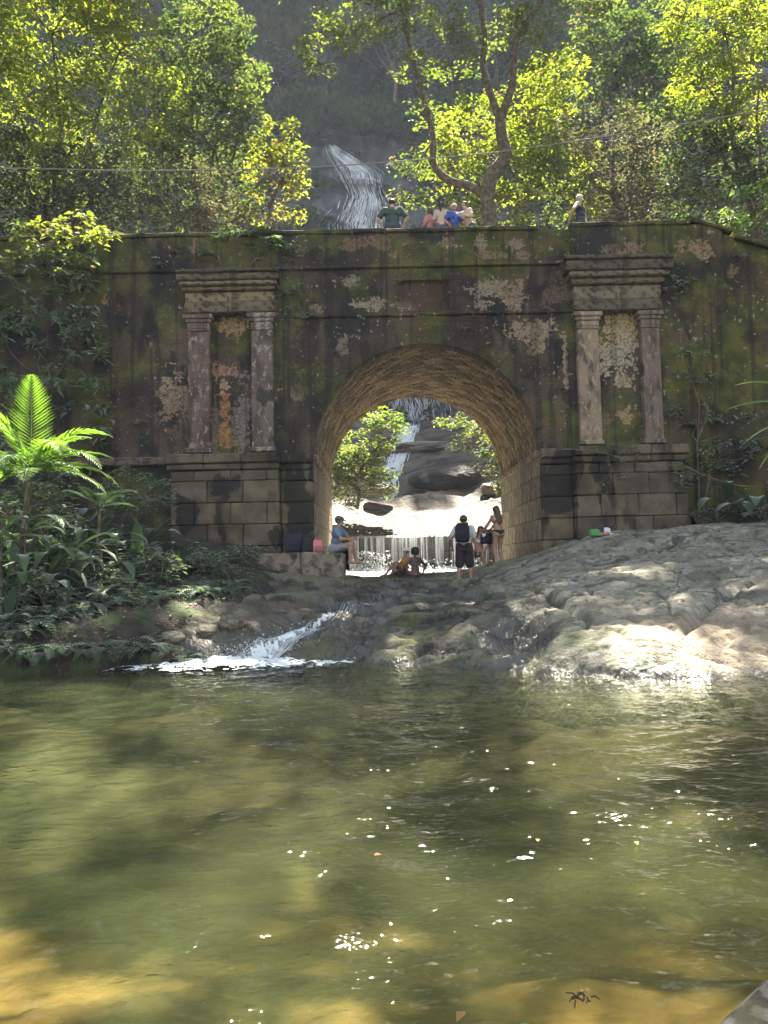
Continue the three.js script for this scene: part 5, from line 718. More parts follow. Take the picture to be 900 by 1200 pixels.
{ // the cascade running down the rock into the pool
  const g = new GB(); runWater(g, STREAM, rockH, 260, 0.36, 3.2, 4.95, 0.012, 21); runWater(g, STREAM, rockH, 60, 0.3, 1.6, 3.3, 0.006, 22, 0.012);
  const o = obj('cascade_water', g.build(), whiteWater); o.userData = { kind: 'stuff', label: 'white water rushing down the dark rock into the pool', category: 'water' };
  const dS = (x, z) => { const [d, s] = segDist(x, z, STREAM); return [d, s]; };
  const fo = obj('cascade_foam', field(-3.9, -0.4, 230, -14.8, -12.35, 170, (x, z) => { const [d, s] = dS(x, z); return Math.max(rockH(x, z), -0.02) + 0.02 + 0.06 * Math.max(0, 1 - d / 0.45) + 0.05 * Math.max(0, fbm(x * 9, z * 9, 3)); }, null, (x, z) => { const [d, s] = dS(x, z); const a = fbm((x - z) * 9, (x + z) * 2.2, 3), b = fbm(x * 16, z * 16, 2); return 0.8 * a + 0.5 * b > -0.15 + 1.1 * (d / (0.15 + 0.3 * ss(3.2, 5, s))) ** 1.5 - 0.25 * ss(3, 5, s) + (s < 3.05 ? 1 : 0); }), foamMat); fo.userData = { kind: 'stuff', label: 'broken white foam of the cascade on the dark rock', category: 'foam' };
  const f = obj('pool_foam', field(-4.7, -0.5, 240, -12.95, -11.5, 90, (x, z) => 0.03 + wave(x, z) + 0.05 * Math.max(0, fbm(x * 5, z * 5, 3)) + 0.1 * Math.exp(-((Math.hypot(x + 2.7, (z + 12.6) * 1.4) / 0.7) ** 2)) * (0.6 + fbm(x * 4, z * 4, 3)), null, (x, z) => fbm(x * 2.6, z * 4.2, 3) + 0.9 * fbm(x * 11, z * 15, 3) > -0.42 + 1.25 * Math.hypot((x + 2.55) / 1.9, (z + 12.5) / 0.6) ** 1.4 * 0.5), foamMat); f.userData = { kind: 'stuff', label: 'white foam spreading where the cascade meets the pool', category: 'foam' };
  const r = rngOf(9), N = 900, im = new THREE.InstancedMesh(new THREE.IcosahedronGeometry(1, 0), foamMat, N), M = new THREE.Matrix4(), Q = new THREE.Quaternion();
  for (let k = 0; k < N; k++) { const [x, z] = along(STREAM, 3.5 + 1.45 * r() ** 0.6), X = x + (r() + r() - 1) * 0.8, Z = z + (r() - 0.5) * 0.5, s = 0.003 + 0.007 * r() ** 3; M.compose(V(X, Math.max(0.02, rockH(X, Z)) + 0.03 + 0.25 * r() ** 2, Z), Q, V(s, s * 1.3, s)); im.setMatrixAt(k, M); }
  im.name = 'spray'; im.userData = { kind: 'stuff', label: 'fine white spray over the cascade', category: 'spray' }; im.castShadow = true; scene.add(im);
}
{ // the high falls on the cliff and the stream down the slabs
  const r = rngOf(41), rows = [[168, 384, 389], [176, 385, 400], [190, 394, 422], [202, 402, 437], [215, 408, 441], [230, 412, 446], [245, 408, 449], [262, 398, 450], [300, 404, 460], [380, 430, 490], [440, 452, 505], [470, 454, 512], [502, 452, 516]], g = new GB();
  const pt = (py, s, d) => { let i = 0; while (i < rows.length - 2 && rows[i + 1][0] < py) i++; const f = clamp((py - rows[i][0]) / (rows[i + 1][0] - rows[i][0])), px = lerp(lerp(rows[i][1], rows[i + 1][1], f), lerp(rows[i][2], rows[i + 1][2], f), s); let z = -58.5, p = P(px, py, z); for (let k = 0; k < 3; k++) { z = cliffZ(p.x, clamp(p.y, 9, 38)) + d; p = P(px, py, z); } return p; };
  for (let k = 0; k < 2600; k++) { const y0 = 168 + r() * 320, y1 = Math.min(504, y0 + 5 + r() * 16), s = 0.5 + 0.62 * (r() + r() + r() - 1.5) * (r() < 0.12 ? 1.5 : 1), d = 0.4 + 0.5 * r(), pts = []; for (let q = 0; q <= 7; q++) pts.push(pt(lerp(y0, y1, q / 7), s + 0.03 * noise2(q * 0.3, k * 0.37) + 0.07 * noise2(lerp(y0, y1, q / 7) * 0.05, s * 2), d)); ribbon(g, pts, 0.012 + 0.05 * r() ** 2); }
  const f = obj('waterfall', g.build(), whiteWater); f.userData = { kind: 'structure' };
  const g2 = new GB(); runWater(g2, FLOW, upH, 420, 0.8, 0, 4.2, 0.06, 51, 0.04); const o = obj('rapids', g2.build(), whiteWater); o.userData = { kind: 'structure' };
}
stage('water');
// ---------------------------------------------------------------- people: one skin surface each, meshed from a distance field
function surfaceNets(f, lo, hi, cell) {       // -> {p, i}
  const n = [0, 1, 2].map((k) => Math.ceil((hi[k] - lo[k]) / cell) + 1), [nx, ny, nz] = n, val = new Float32Array(nx * ny * nz), id = new Int32Array(nx * ny * nz).fill(-1), p = [], idx = [];
  for (let z = 0, q = 0; z < nz; z++) for (let y = 0; y < ny; y++) for (let x = 0; x < nx; x++, q++) val[q] = f(lo[0] + x * cell, lo[1] + y * cell, lo[2] + z * cell);
  const at3 = (x, y, z) => x + nx * (y + ny * z);
  for (let z = 0; z < nz - 1; z++) for (let y = 0; y < ny - 1; y++) for (let x = 0; x < nx - 1; x++) {
    let m = 0, sx = 0, sy = 0, sz = 0, c = 0; const v = [];
    for (let k = 0; k < 8; k++) { const q = val[at3(x + (k & 1), y + (k >> 1 & 1), z + (k >> 2))]; v.push(q); if (q < 0) m |= 1 << k; }
    if (!m || m === 255) continue;
    for (let a = 0; a < 8; a++) for (const bit of [1, 2, 4]) { if (a & bit) continue; const b = a | bit; if ((v[a] < 0) === (v[b] < 0)) continue; const t = v[a] / (v[a] - v[b]); sx += (a & 1) + (bit === 1 ? t : 0); sy += (a >> 1 & 1) + (bit === 2 ? t : 0); sz += (a >> 2) + (bit === 4 ? t : 0); c++; }
    id[at3(x, y, z)] = p.length / 3; p.push(lo[0] + (x + sx / c) * cell, lo[1] + (y + sy / c) * cell, lo[2] + (z + sz / c) * cell);
  }
  const st = [1, nx, nx * ny];
  for (let z = 1; z < nz - 1; z++) for (let y = 1; y < ny - 1; y++) for (let x = 1; x < nx - 1; x++) {
    const o = at3(x, y, z);
    for (let a = 0; a < 3; a++) { const s0 = val[o] < 0, s1 = val[o + st[a]] < 0; if (s0 === s1) continue; const b = st[(a + 1) % 3], c = st[(a + 2) % 3], A = id[o], Bq = id[o - b], C = id[o - b - c], Dq = id[o - c]; if (A < 0 || Bq < 0 || C < 0 || Dq < 0) continue; s0 ? idx.push(A, Bq, C, A, C, Dq) : idx.push(A, C, Bq, A, Dq, C); }
  }
  return { p, i: idx };
}
const netGeo = (net, colf) => { const g = new THREE.BufferGeometry(); g.setAttribute('position', new THREE.Float32BufferAttribute(net.p, 3)); g.setIndex(net.i); g.computeVertexNormals(); g.setAttribute('uv', new THREE.Float32BufferAttribute(new Float32Array(net.p.length / 3 * 2), 2)); const c = []; for (let k = 0; k < net.p.length; k += 3) c.push(...colf(net.p[k], net.p[k + 1], net.p[k + 2])); g.setAttribute('color', new THREE.Float32BufferAttribute(c, 3)); return g; };
const cone = (a, b, ra, rb) => ({ a, d: b.clone().sub(a), l: b.distanceToSquared(a) || 1e-9, ra, rb });
function conesSdf(list, k = 0.035, grow = 0) { return (x, y, z) => { let best = 10; for (const c of list) { const px = x - c.a.x, py = y - c.a.y, pz = z - c.a.z, t = clamp((px * c.d.x + py * c.d.y + pz * c.d.z) / c.l), qx = px - c.d.x * t, qy = py - c.d.y * t, qz = pz - c.d.z * t, d = Math.sqrt(qx * qx + qy * qy + qz * qz) - lerp(c.ra, c.rb, t) - grow; const h = clamp(0.5 + 0.5 * (best - d) / k); best = lerp(best, d, h) - k * h * (1 - h); } return best; }; }
const boxOf = (list, pad) => { const lo = [9, 9, 9], hi = [-9, -9, -9]; for (const c of list) for (const p of [c.a, c.a.clone().add(c.d)]) ['x', 'y', 'z'].forEach((k, i) => { const r = Math.max(c.ra, c.rb) + pad; lo[i] = Math.min(lo[i], p[k] - r); hi[i] = Math.max(hi[i], p[k] + r); }); return [lo, hi]; };
function ik(a, t, l1, l2, hint) { const d = t.clone().sub(a), L = Math.min(d.length(), (l1 + l2) * 0.999), u = d.normalize(), x = (l1 * l1 - l2 * l2 + L * L) / (2 * L), h = Math.sqrt(Math.max(0, l1 * l1 - x * x)), n = hint.clone().addScaledVector(u, -hint.dot(u)).normalize(); return [a.clone().addScaledVector(u, x).addScaledVector(n, h), a.clone().addScaledVector(u, L)]; }
const skinMat = new THREE.MeshPhysicalMaterial({ vertexColors: true, roughness: 0.55, clearcoat: 0.1, clearcoatRoughness: 0.5 });
const clothMat = new THREE.MeshPhysicalMaterial({ vertexColors: true, roughness: 0.9, sheen: 0.3, sheenColor: lin(0.3, 0.3, 0.3), bumpMap: grainAt(8), bumpScale: 0.004 });
const hairMat = new THREE.MeshPhysicalMaterial({ vertexColors: true, roughness: 0.6 });
function hand(g, w, dir, out, s, c) {          // palm and five bent fingers; dir: along the forearm, out: back of the hand
  const side = dir.clone().cross(out).normalize(), at2 = (f, l, u = 0) => w.clone().addScaledVector(dir, f * s).addScaledVector(side, l * s).addScaledVector(out, u * s);
  for (const l of [-0.026, -0.009, 0.009, 0.026]) g.tube([at2(-0.015, l * 0.7), at2(0.03, l), at2(0.082, l * 1.08)], [0.014 * s, 0.015 * s, 0.011 * s], 6, c);
  [[-0.03, 0.068], [-0.01, 0.078], [0.01, 0.074], [0.03, 0.058]].forEach(([l, L]) => g.tube([at2(0.078, l), at2(0.078 + L * 0.45, l * 1.05, -0.006), at2(0.078 + L * 0.78, l * 1.08, -0.022), at2(0.078 + L * 0.95, l * 1.08, -0.04)], [0.0095 * s, 0.009 * s, 0.008 * s, 0.006 * s], 6, c));
  g.tube([at2(0.018, -0.03), at2(0.045, -0.055, -0.01), at2(0.075, -0.062, -0.024)], [0.012 * s, 0.01 * s, 0.007 * s], 6, c);
}
function person(o) {
  const s = o.h / 1.75, t = thing('person', o.label, 'person', [o.at.x, o.at.y, o.at.z], o.turn ?? 0, o.group), sk = o.skin, S = (x) => x * s;
  const hip = V(...o.hip).multiplyScalar(s), up = V(...(o.up ?? [0, 1, 0])).normalize(), ax = V(1, 0, 0).applyAxisAngle(up, o.twist ?? 0), fw = ax.clone().cross(up).normalize(), fem = o.female ? 1 : 0;
  const hx = V(1, 0, 0), on = (b, u, x, f) => b.clone().addScaledVector(up, S(u)).addScaledVector(ax, S(x)).addScaledVector(fw, S(f));
  const waist = on(hip, 0.17, 0, 0.01), chest = on(hip, 0.36, 0, 0), neck = on(hip, 0.5, 0, -0.01), sw = fem ? 0.155 : 0.185;
  const sh = [-1, 1].map((k) => on(hip, 0.455, k * sw, -0.01)), hj = [-1, 1].map((k) => hip.clone().addScaledVector(hx, S(k * 0.085)));
  const legs = [0, 1].map((k) => { const ft = V(...o.feet[k]).multiplyScalar(s), an = ft.clone().add(V(0, S(0.075), 0)), [kn, a2] = ik(hj[k], an, S(0.44), S(0.42), V(...(o.knee?.[k] ?? [0, 0, 1]))), td = V(...(o.toe?.[k] ?? [0, 0, 1])).normalize(); return { kn, an: a2, toe: a2.clone().addScaledVector(td, S(0.15)).add(V(0, S(-0.05), 0)), heel: a2.clone().addScaledVector(td, S(-0.04)).add(V(0, S(-0.045), 0)) }; });
  const arms = [0, 1].map((k) => { const [el, wr] = ik(sh[k], V(...o.hands[k]).multiplyScalar(s), S(0.295), S(0.25), V(...(o.elbow?.[k] ?? [k ? 0.5 : -0.5, 0, -1]))); return { el, wr }; });
  const torso = [cone(on(hip, 0, -0.07, 0), on(hip, 0, 0.07, 0), S(0.105 + 0.012 * fem), S(0.105 + 0.012 * fem)), cone(on(hip, -0.05, -0.06, -0.05), on(hip, -0.05, 0.06, -0.05), S(0.085), S(0.085)), cone(waist.clone().addScaledVector(ax, S(-0.05)), waist.clone().addScaledVector(ax, S(0.05)), S(fem ? 0.085 : 0.105), S(fem ? 0.085 : 0.105)), cone(chest.clone().addScaledVector(ax, S(-0.075)), chest.clone().addScaledVector(ax, S(0.075)), S(fem ? 0.095 : 0.115), S(fem ? 0.095 : 0.115)), cone(sh[0], sh[1], S(0.058), S(0.058)), cone(hip, chest, S(0.09), S(0.1))];
  if (fem) for (const k of [-1, 1]) torso.push(cone(on(hip, 0.33, k * 0.07, 0.075), on(hip, 0.335, k * 0.07, 0.085), S(0.052), S(0.048)));
  const lp = [], ap = [];
  legs.forEach((l, k) => lp.push(cone(hj[k], l.kn, S(0.092 + 0.006 * fem), S(0.058)), cone(l.kn, l.kn.clone().lerp(l.an, 0.35), S(0.056), S(0.056)), cone(l.kn.clone().lerp(l.an, 0.35), l.an, S(0.055), S(0.036)), cone(l.heel, l.toe, S(0.034), S(0.026)), cone(l.an, l.toe, S(0.036), S(0.024))));
  arms.forEach((a, k) => ap.push(cone(sh[k], a.el, S(fem ? 0.046 : 0.054), S(0.04)), cone(a.el, a.el.clone().lerp(a.wr, 0.3), S(0.041), S(0.041)), cone(a.el.clone().lerp(a.wr, 0.3), a.wr, S(0.041), S(0.026))));
  const hd = V(...(o.look ?? [0, 0, 1])).normalize(), hup = V(...(o.headUp ?? [up.x * 0.5, 1, up.z * 0.5])).normalize(), hr = hup.clone().cross(hd).normalize(), hf = hr.clone().cross(hup).normalize(), head = neck.clone().addScaledVector(hup, S(0.165)).addScaledVector(hf, S(0.015));
  const nk = cone(neck.clone().addScaledVector(up, S(-0.03)), head.clone().addScaledVector(hup, S(-0.07)), S(0.056), S(0.05));
  const all = [...torso, ...lp, ...ap, nk], body = surfaceNets(conesSdf(all, S(0.035)), ...boxOf(all, 0.05), 0.018);
  const tone = (x, y, z) => { const f = 0.92 + 0.16 * (noise2(x * 9, y * 9 + z * 7) * 0.5 + 0.5); return sk.map((q) => q * f); };
  const parts = [netGeo(body, tone)];
  { // head with brow, nose, lips, chin and ears on a finer grid
    const hp = (r, u, f) => head.clone().addScaledVector(hr, S(r)).addScaledVector(hup, S(u)).addScaledVector(hf, S(f));
    const hl = [cone(hp(0, 0.035, -0.025), hp(0, 0.03, 0.02), S(0.083), S(0.078)), cone(hp(0, -0.03, 0.03), hp(0, -0.075, 0.055), S(0.062), S(0.04)), cone(hp(-0.05, 0.0, 0.02), hp(0.05, 0.0, 0.02), S(0.024), S(0.024)), cone(hp(0, -0.0, 0.092), hp(0, -0.035, 0.106), S(0.008), S(0.013)), cone(hp(-0.03, 0.022, 0.082), hp(0.03, 0.022, 0.082), S(0.012), S(0.012)), cone(hp(-0.016, -0.064, 0.084), hp(0.016, -0.064, 0.084), S(0.01), S(0.01)), cone(hp(-0.08, -0.02, -0.01), hp(-0.084, 0.012, -0.016), S(0.011), S(0.015)), cone(hp(0.08, -0.02, -0.01), hp(0.084, 0.012, -0.016), S(0.011), S(0.015)), cone(hp(0, -0.06, -0.01), hp(0, -0.12, -0.01), S(0.05), S(0.052))];
    const net = surfaceNets(conesSdf(hl, S(0.018)), ...boxOf(hl, 0.02), 0.008);
    parts.push(netGeo(net, (x, y, z) => { const q = V(x, y, z).sub(head), r = q.dot(hr) / s, u = q.dot(hup) / s, f = q.dot(hf) / s, c = tone(x, y, z); if (f > 0.06) { if (Math.hypot(Math.abs(r) - 0.032, (u - 0.002) * 1.6) < 0.013) return [0.03, 0.022, 0.02]; if (Math.hypot(r * 0.5, u + 0.064) < 0.011) return [c[0] * 0.75, c[1] * 0.5, c[2] * 0.5]; if (Math.abs(u - 0.027) < 0.006 && Math.abs(Math.abs(r) - 0.032) < 0.022) return o.hair.map((k) => k * 1.1); } return c; }));
    const hs = (grow) => { const f = conesSdf(hl.slice(0, 1), S(0.02), S(grow)); return f; };
    const front = (lim) => (x, y, z) => { const q = V(x, y, z).sub(head), f = q.dot(hf) / s, u = q.dot(hup) / s; return Math.max(f - lim - Math.max(0, u - 0.05) * 1.2, -(u + 0.085 - 0.5 * Math.max(0, f + 0.02))); };
    const hairPr = [hl[0], ...(o.hairStrands ?? []).map(([a, b, ra, rb]) => cone(hp(...a), hp(...b), S(ra), S(rb)))], curl = o.curly ?? 0;
    const base = hs(o.hairThick ?? 0.014), fr = front(o.hairline ?? 0.045), strands = hairPr.length > 1 ? conesSdf(hairPr.slice(1), S(0.03)) : () => 9;
    const hairF = (x, y, z) => Math.min(Math.max(base(x, y, z) - curl * (0.5 + 0.5 * Math.sin(x * 90) * Math.sin(y * 90) * Math.sin(z * 90)), fr(x, y, z) * s), strands(x, y, z) + 0.004 * Math.sin(x * 160 + z * 90));
    const [l0, h0] = boxOf(hairPr, 0.05 + curl); obj('hair', netGeo(surfaceNets(hairF, l0, h0, 0.011), (x, y, z) => o.hair.map((k) => k * (0.8 + 0.5 * (0.5 + 0.5 * noise2(x * 60, y * 12 + z * 50))))), hairMat, t);
    if (o.cap) { const capF = (x, y, z) => { const q = V(x, y, z).sub(head), u = q.dot(hup) / s, f = q.dot(hf) / s; return Math.max(base(x, y, z) - S(0.014), -(u - 0.032) * s); }, brim = conesSdf([cone(hp(-0.035, 0.04, 0.09), hp(0.035, 0.04, 0.09), S(0.012), S(0.012)), cone(hp(-0.025, 0.03, 0.15), hp(0.025, 0.03, 0.15), S(0.009), S(0.009)), cone(hp(0, 0.038, 0.09), hp(0, 0.03, 0.16), S(0.012), S(0.008))], S(0.03)); const [a, b] = boxOf([hl[0], cone(head, hp(0, 0, 0.17), 0.04, 0.04)], 0.05); obj('cap', netGeo(surfaceNets((x, y, z) => Math.min(capF(x, y, z), brim(x, y, z)), a, b, 0.01), () => o.cap), clothMat, t); }
  }
  const hg = new GB(); arms.forEach((a, k) => { const d = a.wr.clone().sub(a.el).normalize(), outv = V(...(o.handOut?.[k] ?? [k ? 1 : -1, 0.2, 0.3])); outv.addScaledVector(d, -outv.dot(d)).normalize(); hand(hg, a.wr, d, outv, s, sk); });
  const hgg = hg.build(); const all2 = [...parts, hgg].map((g) => g.index ? g.toNonIndexed() : g); const merged = mergeGeometries(all2); obj('body', merged, skinMat, t);
  // clothes: the body's own shapes grown outwards and cut at hem, cuff and neckline
  const wear = (name, list, grow, cut, c, mat = clothMat) => { if (!list.length) return; const f = conesSdf(list, S(0.03), S(grow)), [a, b] = boxOf(list, grow + 0.04); obj(name, netGeo(surfaceNets((x, y, z) => Math.max(f(x, y, z) + 0.006 * noise2(x * 14 + z * 6, y * 10), cut(x, y, z)), a, b, 0.015), (x, y, z) => c.map((k) => k * (0.93 + 0.14 * noise2(x * 20, y * 20 + z * 15)))), mat, t); };
  const uOf = (x, y, z) => V(x, y, z).sub(hip).dot(up) / s, fOf = (x, y, z) => V(x, y, z).sub(hip).dot(fw) / s, xOf = (x, y, z) => V(x, y, z).sub(hip).dot(ax) / s;
  const sleeves = arms.map((a, k) => cone(sh[k], sh[k].clone().lerp(a.el, o.sleeve ?? 0.62), S(0.06), S(0.058))), neckCut = (x, y, z) => S(0.06) - V(x, y, z).distanceTo(neck.clone().addScaledVector(up, S(0.045)));
  if (o.top === 'shirt') wear('shirt', [...torso, ...sleeves], 0.02, (x, y, z) => Math.max(S((o.hem ?? 0.0) - uOf(x, y, z)), neckCut(x, y, z)), o.topC);
  if (o.top === 'tank') wear('tank_top', torso, 0.014, (x, y, z) => Math.max(S((o.hem ?? -0.02) - uOf(x, y, z)), S(uOf(x, y, z) - (Math.abs(Math.abs(xOf(x, y, z)) - 0.085) < 0.028 ? 0.53 : 0.4))), o.topC);
  if (o.top === 'bikini') wear('bikini_top', torso, 0.008, (x, y, z) => { const u = uOf(x, y, z), f = fOf(x, y, z), a = Math.abs(xOf(x, y, z)); return S(f > 0.02 ? Math.max(u - 0.385 + a * 0.25, 0.285 - u) : Math.abs(u - 0.315) - 0.012); }, o.topC);
  const th = legs.map((l, k) => cone(hj[k], hj[k].clone().lerp(l.kn, o.shortLen ?? 0.85), S(0.105), S(0.088)));
  if (o.bottom === 'shorts') wear('shorts', [...torso.slice(0, 2), ...th], 0.022, (x, y, z) => S(uOf(x, y, z) - 0.1), o.botC);
  if (o.bottom === 'bikini') wear('bikini_bottom', [...torso.slice(0, 2), ...legs.map((l, k) => cone(hj[k], hj[k].clone().lerp(l.kn, 0.2), S(0.094), S(0.09)))], 0.008, (x, y, z) => { const u = uOf(x, y, z), a = Math.abs(xOf(x, y, z)); return S(Math.max(u - 0.075, -0.085 + a * 0.62 - u)); }, o.botC);
  if (o.bottom === 'trousers') wear('trousers', [...torso.slice(0, 2), ...th, ...legs.map((l) => cone(l.kn, l.an, S(0.075), S(0.06)))], 0.018, (x, y, z) => S(uOf(x, y, z) - 0.1), o.botC);
  return { t, sh, hip, chest, neck, arms, up, fw, ax, s };
}
const SK = { fair: [0.46, 0.28, 0.2], tan: [0.34, 0.19, 0.12], brown: [0.2, 0.105, 0.065], dark: [0.11, 0.06, 0.04] }, HAIR = { black: [0.018, 0.015, 0.013], brown: [0.055, 0.03, 0.018], grey: [0.4, 0.38, 0.35] };
// --- the ledge the bags and the seated man use
const ledge = thing('stone_ledge', 'low mossy concrete ledge under the bags and the seated man', 'ledge', [-2.05, 1.1, -19.15]);
{ for (const [k, w] of [1.05, 1.06].entries()) { const m = obj('ledge_block', chamferBox(w - 0.012, 0.76, 1.36, 0.05, 0.05), stoneMat([0.24, 0.2, 0.16]), ledge); m.position.set(-0.53 + k * 1.06, 0.38, 0); } }
const LT = 1.86;
person({ label: 'man in grey-blue t-shirt sitting on the stone ledge, facing the weir', h: 1.74, at: V(-1.22, LT + 0.005, -18.85), turn: Math.PI / 2 - 0.25, hip: [0, 0.1, 0], up: [0, 1, 0.22], feet: [[-0.1, -0.3, 0.42], [0.14, -0.3, 0.5]], knee: [[0, 1, 0.6], [0, 1, 0.6]], hands: [[-0.12, 0.3, 0.44], [0.1, 0.33, 0.48]], elbow: [[-0.6, -0.6, 0], [0.6, -0.6, 0]], look: [0, -0.25, 1], skin: SK.tan, hair: HAIR.black, top: 'shirt', topC: [0.13, 0.17, 0.24], hem: -0.05, bottom: 'shorts', botC: [0.24, 0.24, 0.27], hairThick: 0.009, cap: [0.07, 0.06, 0.06] });
person({ label: 'woman in orange top and white cap sitting in the shallow water below the weir', h: 1.64, female: true, at: V(P(474, 668, -23).x, 1.17, -23), turn: -Math.PI / 2 + 0.5, hip: [0, 0.09, 0], up: [0, 1, -0.12], feet: [[-0.12, -0.02, 0.62], [0.1, -0.02, 0.55]], knee: [[0, 1, 0.3], [0, 1, 0.3]], hands: [[-0.24, 0.1, 0.2], [0.22, 0.12, 0.25]], look: [0.25, 0.1, 1], skin: SK.tan, hair: HAIR.brown, top: 'tank', topC: [0.62, 0.26, 0.03], bottom: 'bikini', botC: [0.5, 0.22, 0.04], cap: [0.75, 0.72, 0.68] });
person({ label: 'dark-skinned person with curly black hair sitting with back turned in front of the orange top', h: 1.66, female: true, at: V(P(487, 674, -22).x, 1.13, -22), turn: Math.PI + 0.5, hip: [0, 0.09, 0], up: [0, 1, 0.02], feet: [[0.35, -0.02, 0.75], [0.6, -0.02, 0.62]], knee: [[0, 1, 0.2], [0, 1, 0.2]], hands: [[-0.32, 0.12, 0.1], [0.26, 0.14, 0.2]], elbow: [[-1, -0.2, -0.2], [1, 0, -0.3]], look: [-0.2, 0, 1], skin: SK.dark, hair: HAIR.black, hairThick: 0.03, curly: 0.03, hairline: 0.03, top: 'bikini', topC: [0.3, 0.25, 0.26], bottom: 'bikini', botC: [0.22, 0.12, 0.1] });
const stand = rockH(1.96, -19);
const hiker = person({ label: 'man in white t-shirt and dark shorts standing under the arch with a backpack', h: 1.76, at: V(1.96, stand - 0.01, -19), turn: Math.PI - 0.25, hip: [0, 0.93, 0], up: [0, 1, 0.05], feet: [[-0.15, 0, 0.06], [0.16, 0.0, -0.05]], hands: [[-0.3, 0.86, 0.12], [0.32, 0.95, 0.1]], look: [0.1, -0.15, 1], toe: [[-0.3, 0, 1], [0.3, 0, 1]], skin: SK.tan, hair: HAIR.brown, top: 'shirt', topC: [0.5, 0.5, 0.51], hem: -0.06, bottom: 'shorts', botC: [0.025, 0.018, 0.022], shortLen: 0.95, hairThick: 0.012 });
person({ label: 'woman in white bikini sitting on the rock between the two standing people', h: 1.62, female: true, at: V(2.52, 1.36, -20.75), turn: -0.15, hip: [0, 0.46, -0.06], up: [0.1, 1, 0.02], feet: [[-0.16, 0.02, 0.34], [0.14, 0.02, 0.3]], knee: [[-0.2, 0.3, 1], [0.1, 0.3, 1]], hands: [[-0.3, 0.5, 0.1], [0.26, 0.62, 0.3]], look: [0.5, -0.5, 1], headUp: [0.2, 1, 0.25], skin: SK.tan, hair: HAIR.brown, hairStrands: [[[-0.07, 0, -0.04], [-0.09, -0.25, 0.02], 0.03, 0.02], [[0.07, 0, -0.04], [0.09, -0.25, 0.02], 0.03, 0.02]], top: 'bikini', topC: [0.75, 0.72, 0.72], bottom: 'bikini', botC: [0.75, 0.72, 0.7] });
const wy = rockH(3.02, -20.3), lady = person({ label: 'woman with long brown hair and black bikini standing with back turned beside the jamb', h: 1.6, female: true, at: V(3.0, wy - 0.01, -20.3), turn: Math.PI + 0.35, hip: [0, 0.92, -0.02], up: [0, 1, 0.12], feet: [[-0.1, 0, 0.05], [0.12, 0.0, -0.06]], hands: [[0.18, 0.86, 0.5], [0.36, 0.84, 0.42]], elbow: [[-0.6, -0.6, -0.5], [0.8, -0.4, -0.6]], look: [0.15, -0.6, 1], headUp: [0, 1, 0.3], skin: SK.tan, hair: HAIR.brown, hairStrands: [[[-0.04, 0.02, -0.06], [-0.05, -0.42, -0.1], 0.05, 0.03], [[0.04, 0.02, -0.06], [0.05, -0.42, -0.1], 0.05, 0.03], [[0, 0.02, -0.08], [0, -0.44, -0.12], 0.05, 0.03], [[0.07, -0.02, -0.02], [0.09, -0.35, -0.04], 0.03, 0.025]], top: 'bikini', topC: [0.05, 0.03, 0.03], bottom: 'bikini', botC: [0.018, 0.016, 0.018] });
// --- on the bridge, behind the parapet
const DK = 10.03, deckAt = (px, z) => V(P(px, 262, z).x, DK, z), feet0 = [[-0.12, 0, 0], [0.12, 0, 0.02]];
person({ label: 'broad man in dark green t-shirt on the bridge with his back to the pool', h: 1.74, at: deckAt(460, -20.95), turn: Math.PI, hip: [0, 0.93, 0], feet: feet0, hands: [[-0.26, 0.92, 0.06], [0.26, 0.92, 0.06]], elbow: [[-1, 0, -0.4], [1, 0, -0.4]], look: [0, -0.3, 1], headUp: [0, 1, 0.2], skin: SK.fair, hair: HAIR.black, top: 'shirt', topC: [0.045, 0.075, 0.06], hem: -0.06, bottom: 'trousers', botC: [0.05, 0.05, 0.07], hairThick: 0.008, sleeve: 0.75 }).t.scale.set(1.16, 1, 1.1);
person({ label: 'child in pink top half hidden beside the ponytailed woman on the bridge', h: 1.5, female: true, at: deckAt(505.5, -21.1), turn: Math.PI + 0.7, hip: [0, 0.93, 0], up: [0, 1, 0.1], feet: feet0, hands: [[-0.2, 1.0, 0.3], [0.2, 1.0, 0.3]], look: [0.1, 0, 1], skin: SK.tan, hair: HAIR.brown, top: 'shirt', topC: [0.5, 0.22, 0.22], bottom: 'trousers', botC: [0.1, 0.1, 0.14] });
person({ label: 'woman with dark ponytail and beige top on the bridge, back turned', h: 1.53, female: true, at: deckAt(517.5, -20.8), turn: Math.PI - 0.1, hip: [0, 0.93, 0], feet: feet0, hands: [[-0.25, 0.95, 0.25], [0.25, 0.95, 0.25]], look: [-0.2, 0, 1], skin: SK.tan, hair: HAIR.black, hairStrands: [[[0, 0.03, -0.09], [0, -0.22, -0.12], 0.035, 0.02]], top: 'shirt', topC: [0.52, 0.4, 0.32], bottom: 'trousers', botC: [0.1, 0.1, 0.14] });
person({ label: 'man in blue shirt and white cap on the bridge, facing the pool', h: 1.47, at: deckAt(532, -20.85), turn: 0.35, hip: [0, 0.93, 0], up: [-0.05, 1, 0.15], feet: feet0, hands: [[-0.3, 0.95, 0.2], [0.3, 0.95, 0.25]], look: [-0.35, -0.1, 1], skin: [0.45, 0.2, 0.14], hair: HAIR.grey, top: 'shirt', topC: [0.05, 0.1, 0.36], bottom: 'trousers', botC: [0.06, 0.06, 0.08], cap: [0.75, 0.73, 0.7] });
